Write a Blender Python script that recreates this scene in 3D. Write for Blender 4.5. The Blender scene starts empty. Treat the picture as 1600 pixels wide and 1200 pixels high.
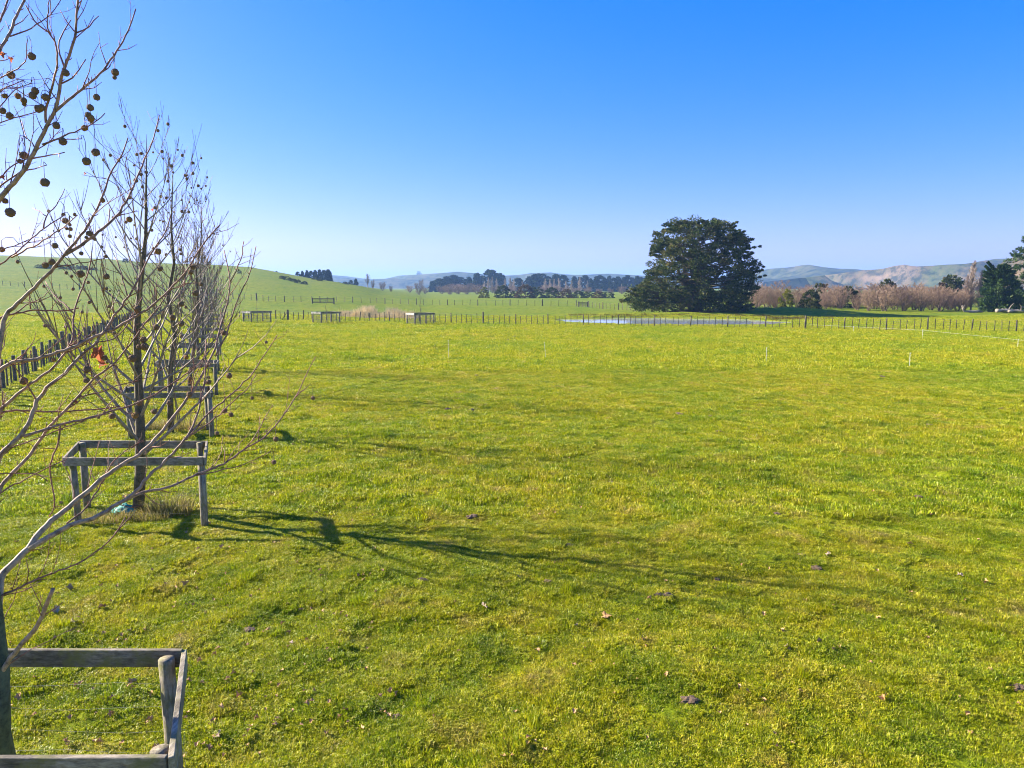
import bpy, math, random
import numpy as np
from mathutils import Vector, Matrix, noise as mnoise

random.seed(7)
rng = np.random.default_rng(7)
scene = bpy.context.scene
C = scene.collection

# ------------------------------------------------------------------ camera, sky, sun, exposure
F = 1100.0                      # focal length in pixels of the 1600 px wide photograph
H = 4.2                         # camera height
PITCH = math.atan(152 / F)
cam = bpy.data.cameras.new('camera')
cam.sensor_width = 36.0
cam.lens = F / 1600 * 36.0
cam.clip_start = 0.1
cam.clip_end = 12000
camo = bpy.data.objects.new('camera', cam)
C.objects.link(camo)
camo.location = (0, 0, H)
camo.rotation_euler = (math.pi / 2 - PITCH, 0, 0)
scene.camera = camo

SUN_EL = math.radians(25.5)
SUN_AZ = math.radians(-73.0)    # from +Y towards +X
SDIR = Vector((math.sin(SUN_AZ) * math.cos(SUN_EL), math.cos(SUN_AZ) * math.cos(SUN_EL), math.sin(SUN_EL)))
w = bpy.data.worlds.new('World')
scene.world = w
w.use_nodes = True
nt = w.node_tree
sky = nt.nodes.new('ShaderNodeTexSky')
sky.sky_type = 'NISHITA'
sky.sun_disc = False
sky.sun_elevation = SUN_EL
sky.sun_rotation = SUN_AZ
sky.altitude = 0
sky.air_density = 1.0
sky.dust_density = 0.9
sky.ozone_density = 5.0
gm = nt.nodes.new('ShaderNodeGamma')
gm.inputs['Gamma'].default_value = 0.76
hs = nt.nodes.new('ShaderNodeHueSaturation')
hs.inputs['Saturation'].default_value = 1.6
wb = nt.nodes.new('ShaderNodeMix')          # white balance of the sky
wb.data_type = 'RGBA'
wb.blend_type = 'MULTIPLY'
wb.inputs[0].default_value = 1.0
wb.inputs[7].default_value = (0.84, 0.63, 1.0, 1)
bg = nt.nodes['Background']
bg.inputs['Strength'].default_value = 0.116
nt.links.new(sky.outputs[0], gm.inputs['Color'])
nt.links.new(gm.outputs[0], hs.inputs['Color'])
nt.links.new(hs.outputs[0], wb.inputs[6])
nt.links.new(wb.outputs[2], bg.inputs['Color'])
sl = bpy.data.lights.new('sun', 'SUN')
sl.energy = 5.0
sl.angle = math.radians(0.55)
sl.color = (1.0, 0.92, 0.76)
slo = bpy.data.objects.new('sun', sl)
C.objects.link(slo)
slo.rotation_euler = SDIR.to_track_quat('Z', 'Y').to_euler()
slo.location = (-30, 10, 30)
vs = scene.view_settings
vs.view_transform = 'Standard'
vs.look = 'None'
vs.exposure = 1.75
vs.gamma = 1.0
vs.use_curve_mapping = False
scene.cycles.use_denoising = True
scene.cycles.filter_width = 1.05
scene.cycles.adaptive_threshold = 0.015
scene.cycles.max_bounces = 6
scene.cycles.diffuse_bounces = 3
scene.cycles.transparent_max_bounces = 8
scene.cycles.volume_bounces = 1

# ------------------------------------------------------------------ projection helpers
CP, SP = math.cos(PITCH), math.sin(PITCH)

def ray(px, py):
    u = (px - 800) / F
    v = (600 - py) / F
    return Vector((u, CP + v * SP, -SP + v * CP))

def at_depth(px, py, d):        # d = distance along the view axis
    return Vector((0, 0, H)) + ray(px, py) * d

def at_y(px, py, y):
    r = ray(px, py)
    return Vector((0, 0, H)) + r * (y / r.y)

# ------------------------------------------------------------------ terrain height
def _h(i, j, s):
    n = (i * 374761393 + j * 668265263 + s * 982451653) & 0xffffffff
    n = ((n ^ (n >> 13)) * 1274126177) & 0xffffffff
    return ((n ^ (n >> 16)) & 0xffff) / 65535.0

def vnoise(x, y, s=0):
    x = np.asarray(x, float); y = np.asarray(y, float)
    i = np.floor(x).astype(np.int64); j = np.floor(y).astype(np.int64)
    fx = x - i; fy = y - j
    fx = fx * fx * (3 - 2 * fx); fy = fy * fy * (3 - 2 * fy)
    a = _h(i, j, s); b = _h(i + 1, j, s); c = _h(i, j + 1, s); d = _h(i + 1, j + 1, s)
    return (a + (b - a) * fx) * (1 - fy) + (c + (d - c) * fx) * fy - 0.5

def sstep(a, b, x):
    t = np.clip((x - a) / (b - a), 0, 1)
    return t * t * (3 - 2 * t)

_cr = [(-400, 392), (0, 398), (130, 403), (180, 405), (250, 411), (340, 414), (400, 418), (440, 425),
       (480, 433), (520, 439), (560, 446), (600, 455), (700, 467)]
CRU = np.array([(p - 800) / F for p, _ in _cr])
CRE = np.array([ray(p, q).z / ray(p, q).y for p, q in _cr])
POND = (19.5, 88.0)

def height(x, y):
    x = np.asarray(x, float); y = np.asarray(y, float)
    yy = np.maximum(y, 1.0)
    u = np.clip(x / yy, -2, 2)
    dx = (x - POND[0]) / (13.6 + 0.9 * np.sin(y * .9)); dy = (y - POND[1] + 0.10 * (x - POND[0])) / (8.6 + 0.9 * np.sin(x * .45))
    r = np.sqrt(dx * dx + dy * dy)
    calm = sstep(1.0, 1.9, r)
    near = 1 - sstep(18, 60, yy)
    z = near * (0.085 * vnoise(x / .55, y / .55, 1) + 0.05 * vnoise(x / .22, y / .22, 2))
    z = z + 0.17 * vnoise(x / 1.7, y / 1.7, 3) * (0.5 + 0.5 * sstep(10, 40, yy)) * calm
    z = z + 0.5 * vnoise(x / 26, y / 26, 4) * sstep(40, 110, yy) * calm
    # left hill
    e = np.interp(u, CRU, CRE)
    yc = 330 + 30 * np.sin(u * 9)
    hz = np.maximum(H + e * yc, 0) * (u < -0.09)
    prof = np.clip((yy - 75) / (yc - 75), 0, 1) ** 1.35
    prof = prof * prof * (3 - 2 * prof) * 0.55 + prof * 0.45
    fall = 1 - sstep(500, 1100, yy)
    z = z + hz * prof * fall * (1 + 0.10 * vnoise(x / 38, y / 38, 5) * sstep(100, 200, yy) * (1 - sstep(250, 320, yy)))
    # mound right of the big conifer, and bank behind the pond
    z = z + 1.05 * np.exp(-((x - 44) / 11) ** 2 - ((y - 113) / 5) ** 2)
    z = z + 0.45 * np.exp(-((x - 22) / 16) ** 2 - ((y - 104) / 4) ** 2)
    # pond hollow
    z = z - 0.9 * (1 - sstep(0.80, 1.06, r))
    return z

def gz(x, y):
    return float(height(np.array([x]), np.array([y]))[0])

TS = 3.0 * 1.006 ** np.arange(1000)

def ground(px, py):             # where the sight line through a photo pixel meets the terrain
    r = ray(px, py)
    hit = np.nonzero(H + r.z * TS < height(r.x * TS, r.y * TS))[0]
    t = float(TS[hit[0]]) if len(hit) and TS[hit[0]] < 900 else 500 / r.y
    return Vector((r.x * t, r.y * t, gz(r.x * t, r.y * t)))

# ------------------------------------------------------------------ mesh helpers
class MB:
    def __init__(s):
        s.v = []; s.f = []; s.t = []
    def tube(s, pts, rad, n=6, tint=0.0, cap=True, tints=None):
        pts = [Vector(p) for p in pts]
        m = len(pts)
        if m < 2: return
        base = len(s.v)
        d0 = (pts[1] - pts[0]).normalized()
        ref = Vector((0, 0, 1)) if abs(d0.z) < 0.9 else Vector((1, 0, 0))
        nrm = d0.cross(ref).normalized()
        for i in range(m):
            d = (pts[min(i + 1, m - 1)] - pts[max(i - 1, 0)])
            if d.length < 1e-9: d = d0
            d.normalize()
            nrm = (nrm - d * nrm.dot(d))
            if nrm.length < 1e-6: nrm = d.orthogonal()
            nrm.normalize()
            b = d.cross(nrm)
            for k in range(n):
                a = 2 * math.pi * k / n
                s.v.append(pts[i] + (nrm * math.cos(a) + b * math.sin(a)) * rad[i])
                s.t.append(tints[i] if tints else tint)
        for i in range(m - 1):
            for k in range(n):
                k2 = (k + 1) % n
                s.f.append((base + i * n + k, base + i * n + k2, base + (i + 1) * n + k2, base + (i + 1) * n + k))
        if cap:
            s.f.append(tuple(base + (m - 1) * n + k for k in range(n)))
            s.f.append(tuple(base + n - 1 - k for k in range(n)))
    def box(s, c, ax, ay, az, tint=0.0):   # centre and three half-axis vectors
        c = Vector(c); b = len(s.v)
        for i in (-1, 1):
            for j in (-1, 1):
                for k in (-1, 1):
                    s.v.append(c + ax * i + ay * j + az * k); s.t.append(tint)
        for q in ((0, 1, 3, 2), (4, 6, 7, 5), (0, 4, 5, 1), (2, 3, 7, 6), (0, 2, 6, 4), (1, 5, 7, 3)):
            s.f.append(tuple(b + i for i in q))
    def mesh(s, name, mat, smooth=False, bevel=0):
        me = bpy.data.meshes.new(name)
        me.from_pydata([tuple(v) for v in s.v], [], s.f)
        at = me.attributes.new('tint', 'FLOAT', 'POINT')
        at.data.foreach_set('value', np.array(s.t, dtype=np.float32))
        if smooth:
            me.polygons.foreach_set('use_smooth', [True] * len(me.polygons))
        me.materials.append(mat)
        me.update()
        return me

def np_mesh(name, v, f, mat, tint=None, smooth=False):
    """v (n,3), f (m,k) arrays"""
    me = bpy.data.meshes.new(name)
    k = f.shape[1]
    me.vertices.add(len(v)); me.vertices.foreach_set('co', v.astype(np.float32).ravel())
    me.loops.add(f.size); me.loops.foreach_set('vertex_index', f.astype(np.int32).ravel())
    me.polygons.add(len(f)); me.polygons.foreach_set('loop_start', np.arange(0, f.size, k, dtype=np.int32))
    me.update(calc_edges=True)
    if tint is not None:
        at = me.attributes.new('tint', 'FLOAT', 'POINT')
        at.data.foreach_set('value', tint.astype(np.float32))
    if smooth:
        me.polygons.foreach_set('use_smooth', [True] * len(me.polygons))
    me.materials.append(mat)
    me.validate()
    return me

def obj(name, me, parent=None, loc=None, rot=None, sc=None):
    o = bpy.data.objects.new(name, me)
    C.objects.link(o)
    if parent is not None: o.parent = parent
    if loc is not None: o.location = loc
    if rot is not None: o.rotation_euler = rot
    if sc is not None: o.scale = sc if hasattr(sc, '__len__') else (sc, sc, sc)
    return o

def thing(name, label, cat, loc=(0, 0, 0), rz=0, group=None, me=None, sc=None):
    o = obj(name, me, None, loc, (0, 0, rz), sc)
    o['label'] = label; o['category'] = cat
    if group: o['group'] = group
    return o

def struct(name, me):
    o = obj(name, me); o['kind'] = 'structure'
    return o

ORD = ['first', 'second', 'third', 'fourth', 'fifth', 'sixth', 'seventh', 'eighth', 'ninth', 'tenth', 'eleventh',
       'twelfth', 'thirteenth', 'fourteenth', 'fifteenth', 'sixteenth', 'seventeenth', 'eighteenth', 'nineteenth',
       'twentieth'] + ['twenty-' + s for s in ('first', 'second', 'third', 'fourth', 'fifth', 'sixth', 'seventh', 'eighth', 'ninth')] + \
      ['thirtieth'] + ['thirty-' + s for s in ('first', 'second', 'third', 'fourth', 'fifth', 'sixth', 'seventh', 'eighth', 'ninth')] + ['fortieth']

# ------------------------------------------------------------------ materials
def M(name):
    m = bpy.data.materials.new(name); m.use_nodes = True
    n = m.node_tree
    b = n.nodes['Principled BSDF']
    return m, n, b

def nd(n, t, **kw):
    x = n.nodes.new(t)
    for k, v in kw.items(): setattr(x, k, v)
    return x

def ramp(n, stops):
    r = nd(n, 'ShaderNodeValToRGB')
    e = r.color_ramp.elements
    while len(e) > 1: e.remove(e[-1])
    e[0].position = stops[0][0]; e[0].color = (*stops[0][1], 1)
    for p, c in stops[1:]:
        q = e.new(p); q.color = (*c, 1)
    return r

def noise_tex(n, scale, detail=4, rough=.6, vec=None):
    t = nd(n, 'ShaderNodeTexNoise')
    t.inputs['Scale'].default_value = scale
    t.inputs['Detail'].default_value = detail
    t.inputs['Roughness'].default_value = rough
    if vec is not None: n.links.new(vec, t.inputs['Vector'])
    return t

def mixc(n, a, b, fac, mode='MIX'):
    x = nd(n, 'ShaderNodeMix', data_type='RGBA', blend_type=mode)
    for sock, val in ((x.inputs[6], a), (x.inputs[7], b)):
        if hasattr(val, 'links'): n.links.new(val, sock)
        else: sock.default_value = (*val, 1)
    if hasattr(fac, 'links'): n.links.new(fac, x.inputs[0])
    else: x.inputs[0].default_value = fac
    return x.outputs[2]

def bump(n, b, tex_out, strength, dist):
    x = nd(n, 'ShaderNodeBump')
    x.inputs['Strength'].default_value = strength
    x.inputs['Distance'].default_value = dist
    n.links.new(tex_out, x.inputs['Height'])
    n.links.new(x.outputs[0], b.inputs['Normal'])

def attr(n, name='tint'):
    return nd(n, 'ShaderNodeAttribute', attribute_name=name).outputs['Fac']

def wpos(n):
    return nd(n, 'ShaderNodeNewGeometry').outputs['Position']

GREEN = (0.280, 0.330, 0.005)
YGREEN = (0.420, 0.412, 0.007)
STRAW = (0.50, 0.42, 0.10)
DGREEN = (0.130, 0.205, 0.006)

def patch_colour(n, vec):
    """patches of the sward: fresher, yellower, drier"""
    a = noise_tex(n, 1.1, 7, .70, vec)
    r = ramp(n, [(.28, DGREEN), (.42, GREEN), (.54, YGREEN), (.63, (.44, .38, .03)), (.72, (.47, .37, .10))])
    n.links.new(a.outputs['Fac'], r.inputs[0])
    b = noise_tex(n, 0.11, 4, .6, vec)
    rb = ramp(n, [(.34, (.78, .92, .9)), (.5, (1, 1, 1)), (.66, (1.12, 1.02, 1.3))])
    n.links.new(b.outputs['Fac'], rb.inputs[0])
    return mixc(n, r.outputs[0], rb.outputs[0], 1.0, 'MULTIPLY')

def leafy(m, n, b, col, trans=0.35, rough=0.6):
    b.inputs['Roughness'].default_value = rough
    b.inputs['Specular IOR Level'].default_value = 0.12
    n.links.new(col, b.inputs['Base Color'])
    t = nd(n, 'ShaderNodeBsdfTranslucent')
    n.links.new(col, t.inputs['Color'])
    x = nd(n, 'ShaderNodeMixShader'); x.inputs[0].default_value = trans
    n.links.new(b.outputs[0], x.inputs[1]); n.links.new(t.outputs[0], x.inputs[2])
    n.links.new(x.outputs[0], n.nodes['Material Output'].inputs['Surface'])

def grass_mat():
    m, n, b = M('grass_blade')
    p = patch_colour(n, wpos(n))
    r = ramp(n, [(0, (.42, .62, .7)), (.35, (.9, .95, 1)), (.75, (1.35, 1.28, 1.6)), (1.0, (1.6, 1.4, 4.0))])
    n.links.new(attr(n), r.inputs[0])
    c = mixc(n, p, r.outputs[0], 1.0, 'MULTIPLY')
    dry = nd(n, 'ShaderNodeMapRange'); dry.inputs[1].default_value = .80; dry.inputs[2].default_value = 1.0
    n.links.new(attr(n), dry.inputs[0])
    c = mixc(n, c, STRAW, dry.outputs[0])
    leafy(m, n, b, c, .40, .38)
    b.inputs['Specular IOR Level'].default_value = .2
    return m

def turf_mat():
    m, n, b = M('turf')
    v = wpos(n)
    p = patch_colour(n, v)
    f = noise_tex(n, 9.0, 6, .75, v)
    r = ramp(n, [(.32, (.28, .32, .3)), (.5, (.80, .80, .80)), (.72, (1.2, 1.12, 1.4))])
    n.links.new(f.outputs['Fac'], r.inputs[0])
    c = mixc(n, p, r.outputs[0], 1.0, 'MULTIPLY')
    mid = noise_tex(n, 0.9, 5, .7, v)
    rm = ramp(n, [(.34, (.62, .72, .7)), (.52, (1, 1, 1))])
    n.links.new(mid.outputs['Fac'], rm.inputs[0])
    c = mixc(n, c, rm.outputs[0], 1.0, 'MULTIPLY')
    sx = nd(n, 'ShaderNodeSeparateXYZ'); n.links.new(v, sx.inputs[0])
    mr = nd(n, 'ShaderNodeMapRange'); mr.inputs[1].default_value = 92; mr.inputs[2].default_value = 108
    n.links.new(sx.outputs[1], mr.inputs[0])
    c2 = mixc(n, c, (.58, .70, .8), 1.0, 'MULTIPLY')            # greener paddocks beyond the far fence
    c = mixc(n, c, c2, mr.outputs[0])
    n.links.new(c, b.inputs['Base Color'])
    b.inputs['Roughness'].default_value = .9
    b.inputs['Specular IOR Level'].default_value = .1
    bump(n, b, f.outputs['Fac'], .9, .12)
    return m

def wood_mat(name, a, bcol, moss=0.0, grain=(3, 14, 14)):
    m, n, b = M(name)
    tc = nd(n, 'ShaderNodeTexCoord').outputs['Object']
    oi = nd(n, 'ShaderNodeObjectInfo')
    sh = nd(n, 'ShaderNodeVectorMath', operation='SCALE'); sh.inputs[0].default_value = (7, 11, 5)
    n.links.new(oi.outputs['Random'], sh.inputs['Scale'])
    ad = nd(n, 'ShaderNodeVectorMath', operation='ADD'); n.links.new(tc, ad.inputs[0]); n.links.new(sh.outputs[0], ad.inputs[1])
    mp = nd(n, 'ShaderNodeMapping'); mp.inputs['Scale'].default_value = grain
    n.links.new(ad.outputs[0], mp.inputs[0])
    g = noise_tex(n, 3.0, 9, .75, mp.outputs[0])
    r = ramp(n, [(.28, tuple(q * .45 for q in a)), (.42, a), (.66, bcol)])
    n.links.new(g.outputs['Fac'], r.inputs[0])
    st = noise_tex(n, 2.3, 5, .65, ad.outputs[0])
    rs = ramp(n, [(.38, (.42, .42, .40)), (.56, (1, 1, 1)), (.74, (1.25, 1.22, 1.15))])
    n.links.new(st.outputs['Fac'], rs.inputs[0])
    c = mixc(n, r.outputs[0], rs.outputs[0], 1.0, 'MULTIPLY')
    if moss:
        k = noise_tex(n, 4.0, 5, .7, ad.outputs[0])
        rk = ramp(n, [(.50, (0, 0, 0)), (.64, (moss, moss, moss))])
        n.links.new(k.outputs['Fac'], rk.inputs[0])
        c = mixc(n, c, (.17, .16, .035), rk.outputs[0])
    n.links.new(c, b.inputs['Base Color'])
    b.inputs['Roughness'].default_value = .85
    bump(n, b, g.outputs['Fac'], .9, .012)
    return m

def bark_mat(name, thin, mid, thick):
    m, n, b = M(name)
    r = ramp(n, [(0.0, thin), (.35, mid), (1.0, thick)])
    n.links.new(attr(n), r.inputs[0])
    tc = wpos(n)
    g = noise_tex(n, 19.0, 7, .72, tc)
    rg = ramp(n, [(.36, (.38, .37, .34)), (.48, (.85, .85, .85)), (.60, (1.25, 1.22, 1.15))])
    n.links.new(g.outputs['Fac'], rg.inputs[0])
    c = mixc(n, r.outputs[0], rg.outputs[0], 1.0, 'MULTIPLY')
    n.links.new(c, b.inputs['Base Color'])
    b.inputs['Roughness'].default_value = .7
    bump(n, b, g.outputs['Fac'], .4, .01)
    return m

def foliage_mat(name, cols, trans=.2, sc=.6):
    m, n, b = M(name)
    r = ramp(n, [(i / (len(cols) - 1), c) for i, c in enumerate(cols)])
    n.links.new(attr(n), r.inputs[0])
    g = noise_tex(n, sc, 3, .6, wpos(n))
    rg = ramp(n, [(.35, (.7, .75, .8)), (.65, (1.25, 1.15, 1.0))])
    n.links.new(g.outputs['Fac'], rg.inputs[0])
    c = mixc(n, r.outputs[0], rg.outputs[0], 1.0, 'MULTIPLY')
    leafy(m, n, b, c, trans, .6)
    return m

def plain(name, col, rough=.7, nscale=None, amount=.3):
    m, n, b = M(name)
    if nscale:
        g = noise_tex(n, nscale, 5, .65, nd(n, 'ShaderNodeTexCoord').outputs['Object'])
        lo = tuple(c * (1 - amount) for c in col); hi = tuple(min(1, c * (1 + amount)) for c in col)
        r = ramp(n, [(.32, lo), (.68, hi)])
        n.links.new(g.outputs['Fac'], r.inputs[0])
        n.links.new(r.outputs[0], b.inputs['Base Color'])
        bump(n, b, g.outputs['Fac'], .5, .02)
    else:
        b.inputs['Base Color'].default_value = (*col, 1)
    b.inputs['Roughness'].default_value = rough
    return m

MAT = {}
MAT['turf'] = turf_mat()
MAT['grass'] = grass_mat()
MAT['guard'] = wood_mat('weathered_timber', (.20, .16, .105), (.46, .39, .28), .8)
MAT['post'] = wood_mat('fence_timber', (.085, .065, .05), (.22, .18, .135), .3)
MAT['guard_side'] = wood_mat('weathered_side_timber', (.20, .16, .105), (.46, .39, .28), .6, (14, 3, 14))
MAT['guard_post'] = wood_mat('weathered_post_timber', (.20, .16, .10), (.44, .38, .27), .9, (14, 14, 2.5))
MAT['sunlit_timber'] = wood_mat('sunlit_pale_timber', (.55, .50, .42), (.75, .70, .60))  # pale wood, with sunlight on the far guards' left rails put into the colour
MAT['wire'] = plain('galvanised_wire', (.16, .165, .17), .55)
MAT['bark'] = bark_mat('plane_bark', (.26, .095, .06), (.36, .215, .135), (.42, .32, .21))
MAT['bark_row'] = bark_mat('row_plane_bark', (.24, .15, .10), (.30, .23, .16), (.26, .22, .15))
MAT['trunk'] = bark_mat('mossy_bark', (.06, .045, .025), (.075, .058, .032), (.10, .078, .04))
MAT['ball'] = plain('seed_ball_brown', (.21, .125, .065), .95, 40, .6)
MAT['ball_lit'] = plain('seed_ball_sunlit', (.30, .15, .045), .95, 60, .5)  # lit copy of the brown seed ball, sunlight painted into its colour
MAT['stalk'] = plain('stalk_brown', (.10, .06, .04), .7)
MAT['leaf'] = plain('dead_leaf', (.44, .25, .10), .8, 14, .45)
MAT['leaf_red'] = plain('hanging_dead_leaf', (.36, .12, .06), .7, 14, .4)
MAT['soil'] = plain('earth', (.12, .075, .042), .95, 9, .5)
MAT['conifer'] = foliage_mat('cypress_foliage', [(.020, .040, .012), (.040, .070, .016), (.10, .12, .03), (.18, .145, .055)], .18, .35)
MAT['cypress'] = foliage_mat('fresh_cypress_foliage', [(.018, .042, .014), (.035, .075, .020), (.065, .105, .026)], .15, .5)
MAT['pine'] = foliage_mat('pine_foliage', [(.014, .030, .016), (.026, .048, .020), (.045, .065, .025)], .1, .2)
MAT['shrub'] = foliage_mat('shrub_foliage', [(.030, .048, .014), (.060, .080, .020), (.10, .10, .035)], .2, .5)
MAT['shrub_brown'] = foliage_mat('brown_shrub_foliage', [(.07, .055, .025), (.12, .085, .04), (.17, .11, .06)], .2, .5)
MAT['shrub_yellow'] = foliage_mat('yellow_green_foliage', [(.09, .11, .012), (.16, .17, .015), (.24, .22, .02)], .3, .5)
MAT['willow'] = bark_mat('bare_willow_twigs', (.27, .17, .105), (.22, .145, .095), (.15, .105, .07))
MAT['poplar'] = bark_mat('bare_poplar_twigs', (.38, .29, .22), (.36, .28, .21), (.30, .25, .19))
MAT['greytwig'] = bark_mat('bare_grey_twigs', (.26, .20, .15), (.22, .18, .14), (.17, .14, .11))
MAT['deadgrass'] = foliage_mat('dry_rank_grass', [(.42, .35, .19), (.58, .48, .28), (.70, .58, .36)], .5, .8)
MAT['rush'] = foliage_mat('rush_bank', [(.10, .085, .02), (.17, .12, .03), (.20, .10, .04)], .3, .8)
MAT['tussock'] = foliage_mat('tussock_blades', [(.14, .15, .02), (.30, .26, .07), (.48, .38, .18)], .4, 4)
MAT['log'] = plain('bleached_log', (.27, .225, .17), .9, 2.2, .6)
MAT['white'] = plain('white_plastic', (.62, .62, .60), .5)
MAT['teal'] = plain('turquoise_plastic', (.003, .27, .20), .6)

def hill_mat(name, stops, scale):
    m, n, b = M(name)
    v = wpos(n)
    a = noise_tex(n, scale, 7, .62, v)
    r = ramp(n, stops)
    n.links.new(a.outputs['Fac'], r.inputs[0])
    g = noise_tex(n, scale * 7, 5, .7, v)
    rg = ramp(n, [(.40, (.30, .38, .36)), (.5, (.95, .95, .95)), (.66, (1.35, 1.22, 1.15))])
    n.links.new(g.outputs['Fac'], rg.inputs[0])
    n.links.new(mixc(n, r.outputs[0], rg.outputs[0], 1.0, 'MULTIPLY'), b.inputs['Base Color'])
    b.inputs['Roughness'].default_value = .95
    b.inputs['Specular IOR Level'].default_value = .05
    return m

MAT['hill_green'] = hill_mat('green_brown_hills', [(.3, (.022, .036, .012)), (.44, (.065, .078, .022)), (.56, (.115, .090, .045)), (.70, (.20, .145, .10))], .011)
MAT['hill_blue'] = hill_mat('distant_bush_hills', [(.3, (0.030, 0.041, 0.019)), (.5, (0.068, 0.075, 0.030)), (.7, (0.120, 0.105, 0.060))], .006)
MAT['hill_tan'] = hill_mat('dry_tan_hill', [(.3, (0.070, 0.060, 0.020)), (.5, (0.120, 0.085, 0.030)), (.7, (0.150, 0.100, 0.045))], .02)

# ------------------------------------------------------------------ ground sheet
def axis(lo, hi, a, b, step, grow):
    mid = list(np.arange(a, b, step))
    up = [b]; s = step
    while up[-1] < hi:
        s *= grow; up.append(up[-1] + s)
    dn = []; s = step; q = a
    while q > lo:
        s *= grow; q -= s; dn.append(q)
    return np.array(dn[::-1] + mid + up)

xs = axis(-3500, 3500, -8.5, 9.5, .07, 1.035)
ys = axis(-400, 6000, 4.6, 16, .07, 1.022)
X, Y = np.meshgrid(xs, ys)
Z = height(X, Y)
nx, ny = len(xs), len(ys)
idx = np.arange(nx * ny).reshape(ny, nx)
f = np.stack([idx[:-1, :-1].ravel(), idx[:-1, 1:].ravel(), idx[1:, 1:].ravel(), idx[1:, :-1].ravel()], 1)
struct('ground', np_mesh('ground', np.stack([X.ravel(), Y.ravel(), Z.ravel()], 1), f, MAT['turf'], None, True))

# pond water
mw, n, b = M('pond_water')
b.inputs['Base Color'].default_value = (.36, .40, .43, 1)   # turbid farm pond, base brightened in place of reflected sky
b.inputs['Roughness'].default_value = .06
b.inputs['IOR'].default_value = 1.3
g = noise_tex(n, 1.3, 4, .6, wpos(n))
bump(n, b, g.outputs['Fac'], .05, .01)
pv = [(POND[0] + 16 * math.cos(a), POND[1] - .10 * 16 * math.cos(a) + 10.4 * math.sin(a), -.09) for a in np.linspace(0, 2 * math.pi, 48, endpoint=False)]
pm = bpy.data.meshes.new('pond_water'); pm.from_pydata(pv, [], [tuple(range(48))]); pm.materials.append(mw)
struct('pond_water', pm)

# ------------------------------------------------------------------ far hills: heightfields
def hill(name, crest, dist, depth, mat, seed, rough):
    """crest = photo pixels of the skyline; the ridge stands at distance dist"""
    us = np.array([(p - 800) / F for p, _ in crest]); es = np.array([ray(p, q).z / ray(p, q).y for p, q in crest])
    nxx, nyy = 260, 46
    xx = np.linspace(us[0] * dist, us[-1] * dist, nxx)
    t = np.linspace(-1, 1, nyy)
    XX, T = np.meshgrid(xx, t)
    YY = dist + T * depth
    top = np.interp(xx / dist, us, es) * dist + H
    prof = np.clip(1 - np.abs(T), 0, 1) ** 0.8
    ridg = np.zeros_like(XX); amp = 1.0; sc = depth * .42
    for o in range(4):
        ridg += amp * (0.5 - np.abs(2 * vnoise(XX / sc + YY / sc * .5, YY / sc * .45, seed + o)))
        amp *= .55; sc *= .5
    ZZ = top[None, :] * prof + ridg * rough * np.sin(np.clip(np.abs(T), 0, 1) * math.pi) ** .8 - 3 * (prof <= 0)
    ZZ = np.minimum(ZZ, H + np.interp(XX / YY, us, es) * YY + 0.6)
    ii = np.arange(nxx * nyy).reshape(nyy, nxx)
    ff = np.stack([ii[:-1, :-1].ravel(), ii[:-1, 1:].ravel(), ii[1:, 1:].ravel(), ii[1:, :-1].ravel()], 1)
    return struct(name, np_mesh(name, np.stack([XX.ravel(), YY.ravel(), ZZ.ravel()], 1), ff, mat, None, True))

hill('hills', [(300, 447), (480, 436), (520, 430), (545, 432), (580, 437), (605, 436), (625, 431), (660, 429), (690, 427), (716, 425), (740, 427), (765, 430), (790, 431), (810, 430), (830, 427), (860, 426), (880, 429),
               (900, 430), (950, 428), (1000, 431), (1060, 433), (1200, 440), (1400, 447)], 2300, 700, MAT['hill_blue'], 31, 80)
hill('hills', [(1050, 446), (1120, 436), (1175, 424), (1200, 420), (1230, 418), (1245, 415), (1258, 414), (1275, 417), (1300, 420), (1330, 421), (1360, 424), (1450, 428), (1600, 430), (1800, 436)], 2000, 600, MAT['hill_blue'], 51, 85)
hill('hills', [(1130, 447), (1220, 438), (1290, 430), (1340, 423), (1370, 421), (1390, 416), (1405, 414), (1420, 417), (1445, 416), (1470, 414), (1500, 413), (1520, 409), (1545, 405), (1575, 404), (1620, 402), (1750, 396), (1900, 400)], 1400, 420, MAT['hill_green'], 71, 95)
hill('hills', [(1490, 450), (1520, 440), (1545, 420), (1560, 407), (1590, 396), (1620, 385), (1700, 372), (1850, 365), (2000, 380)], 750, 240, MAT['hill_tan'], 91, 24)

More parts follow.
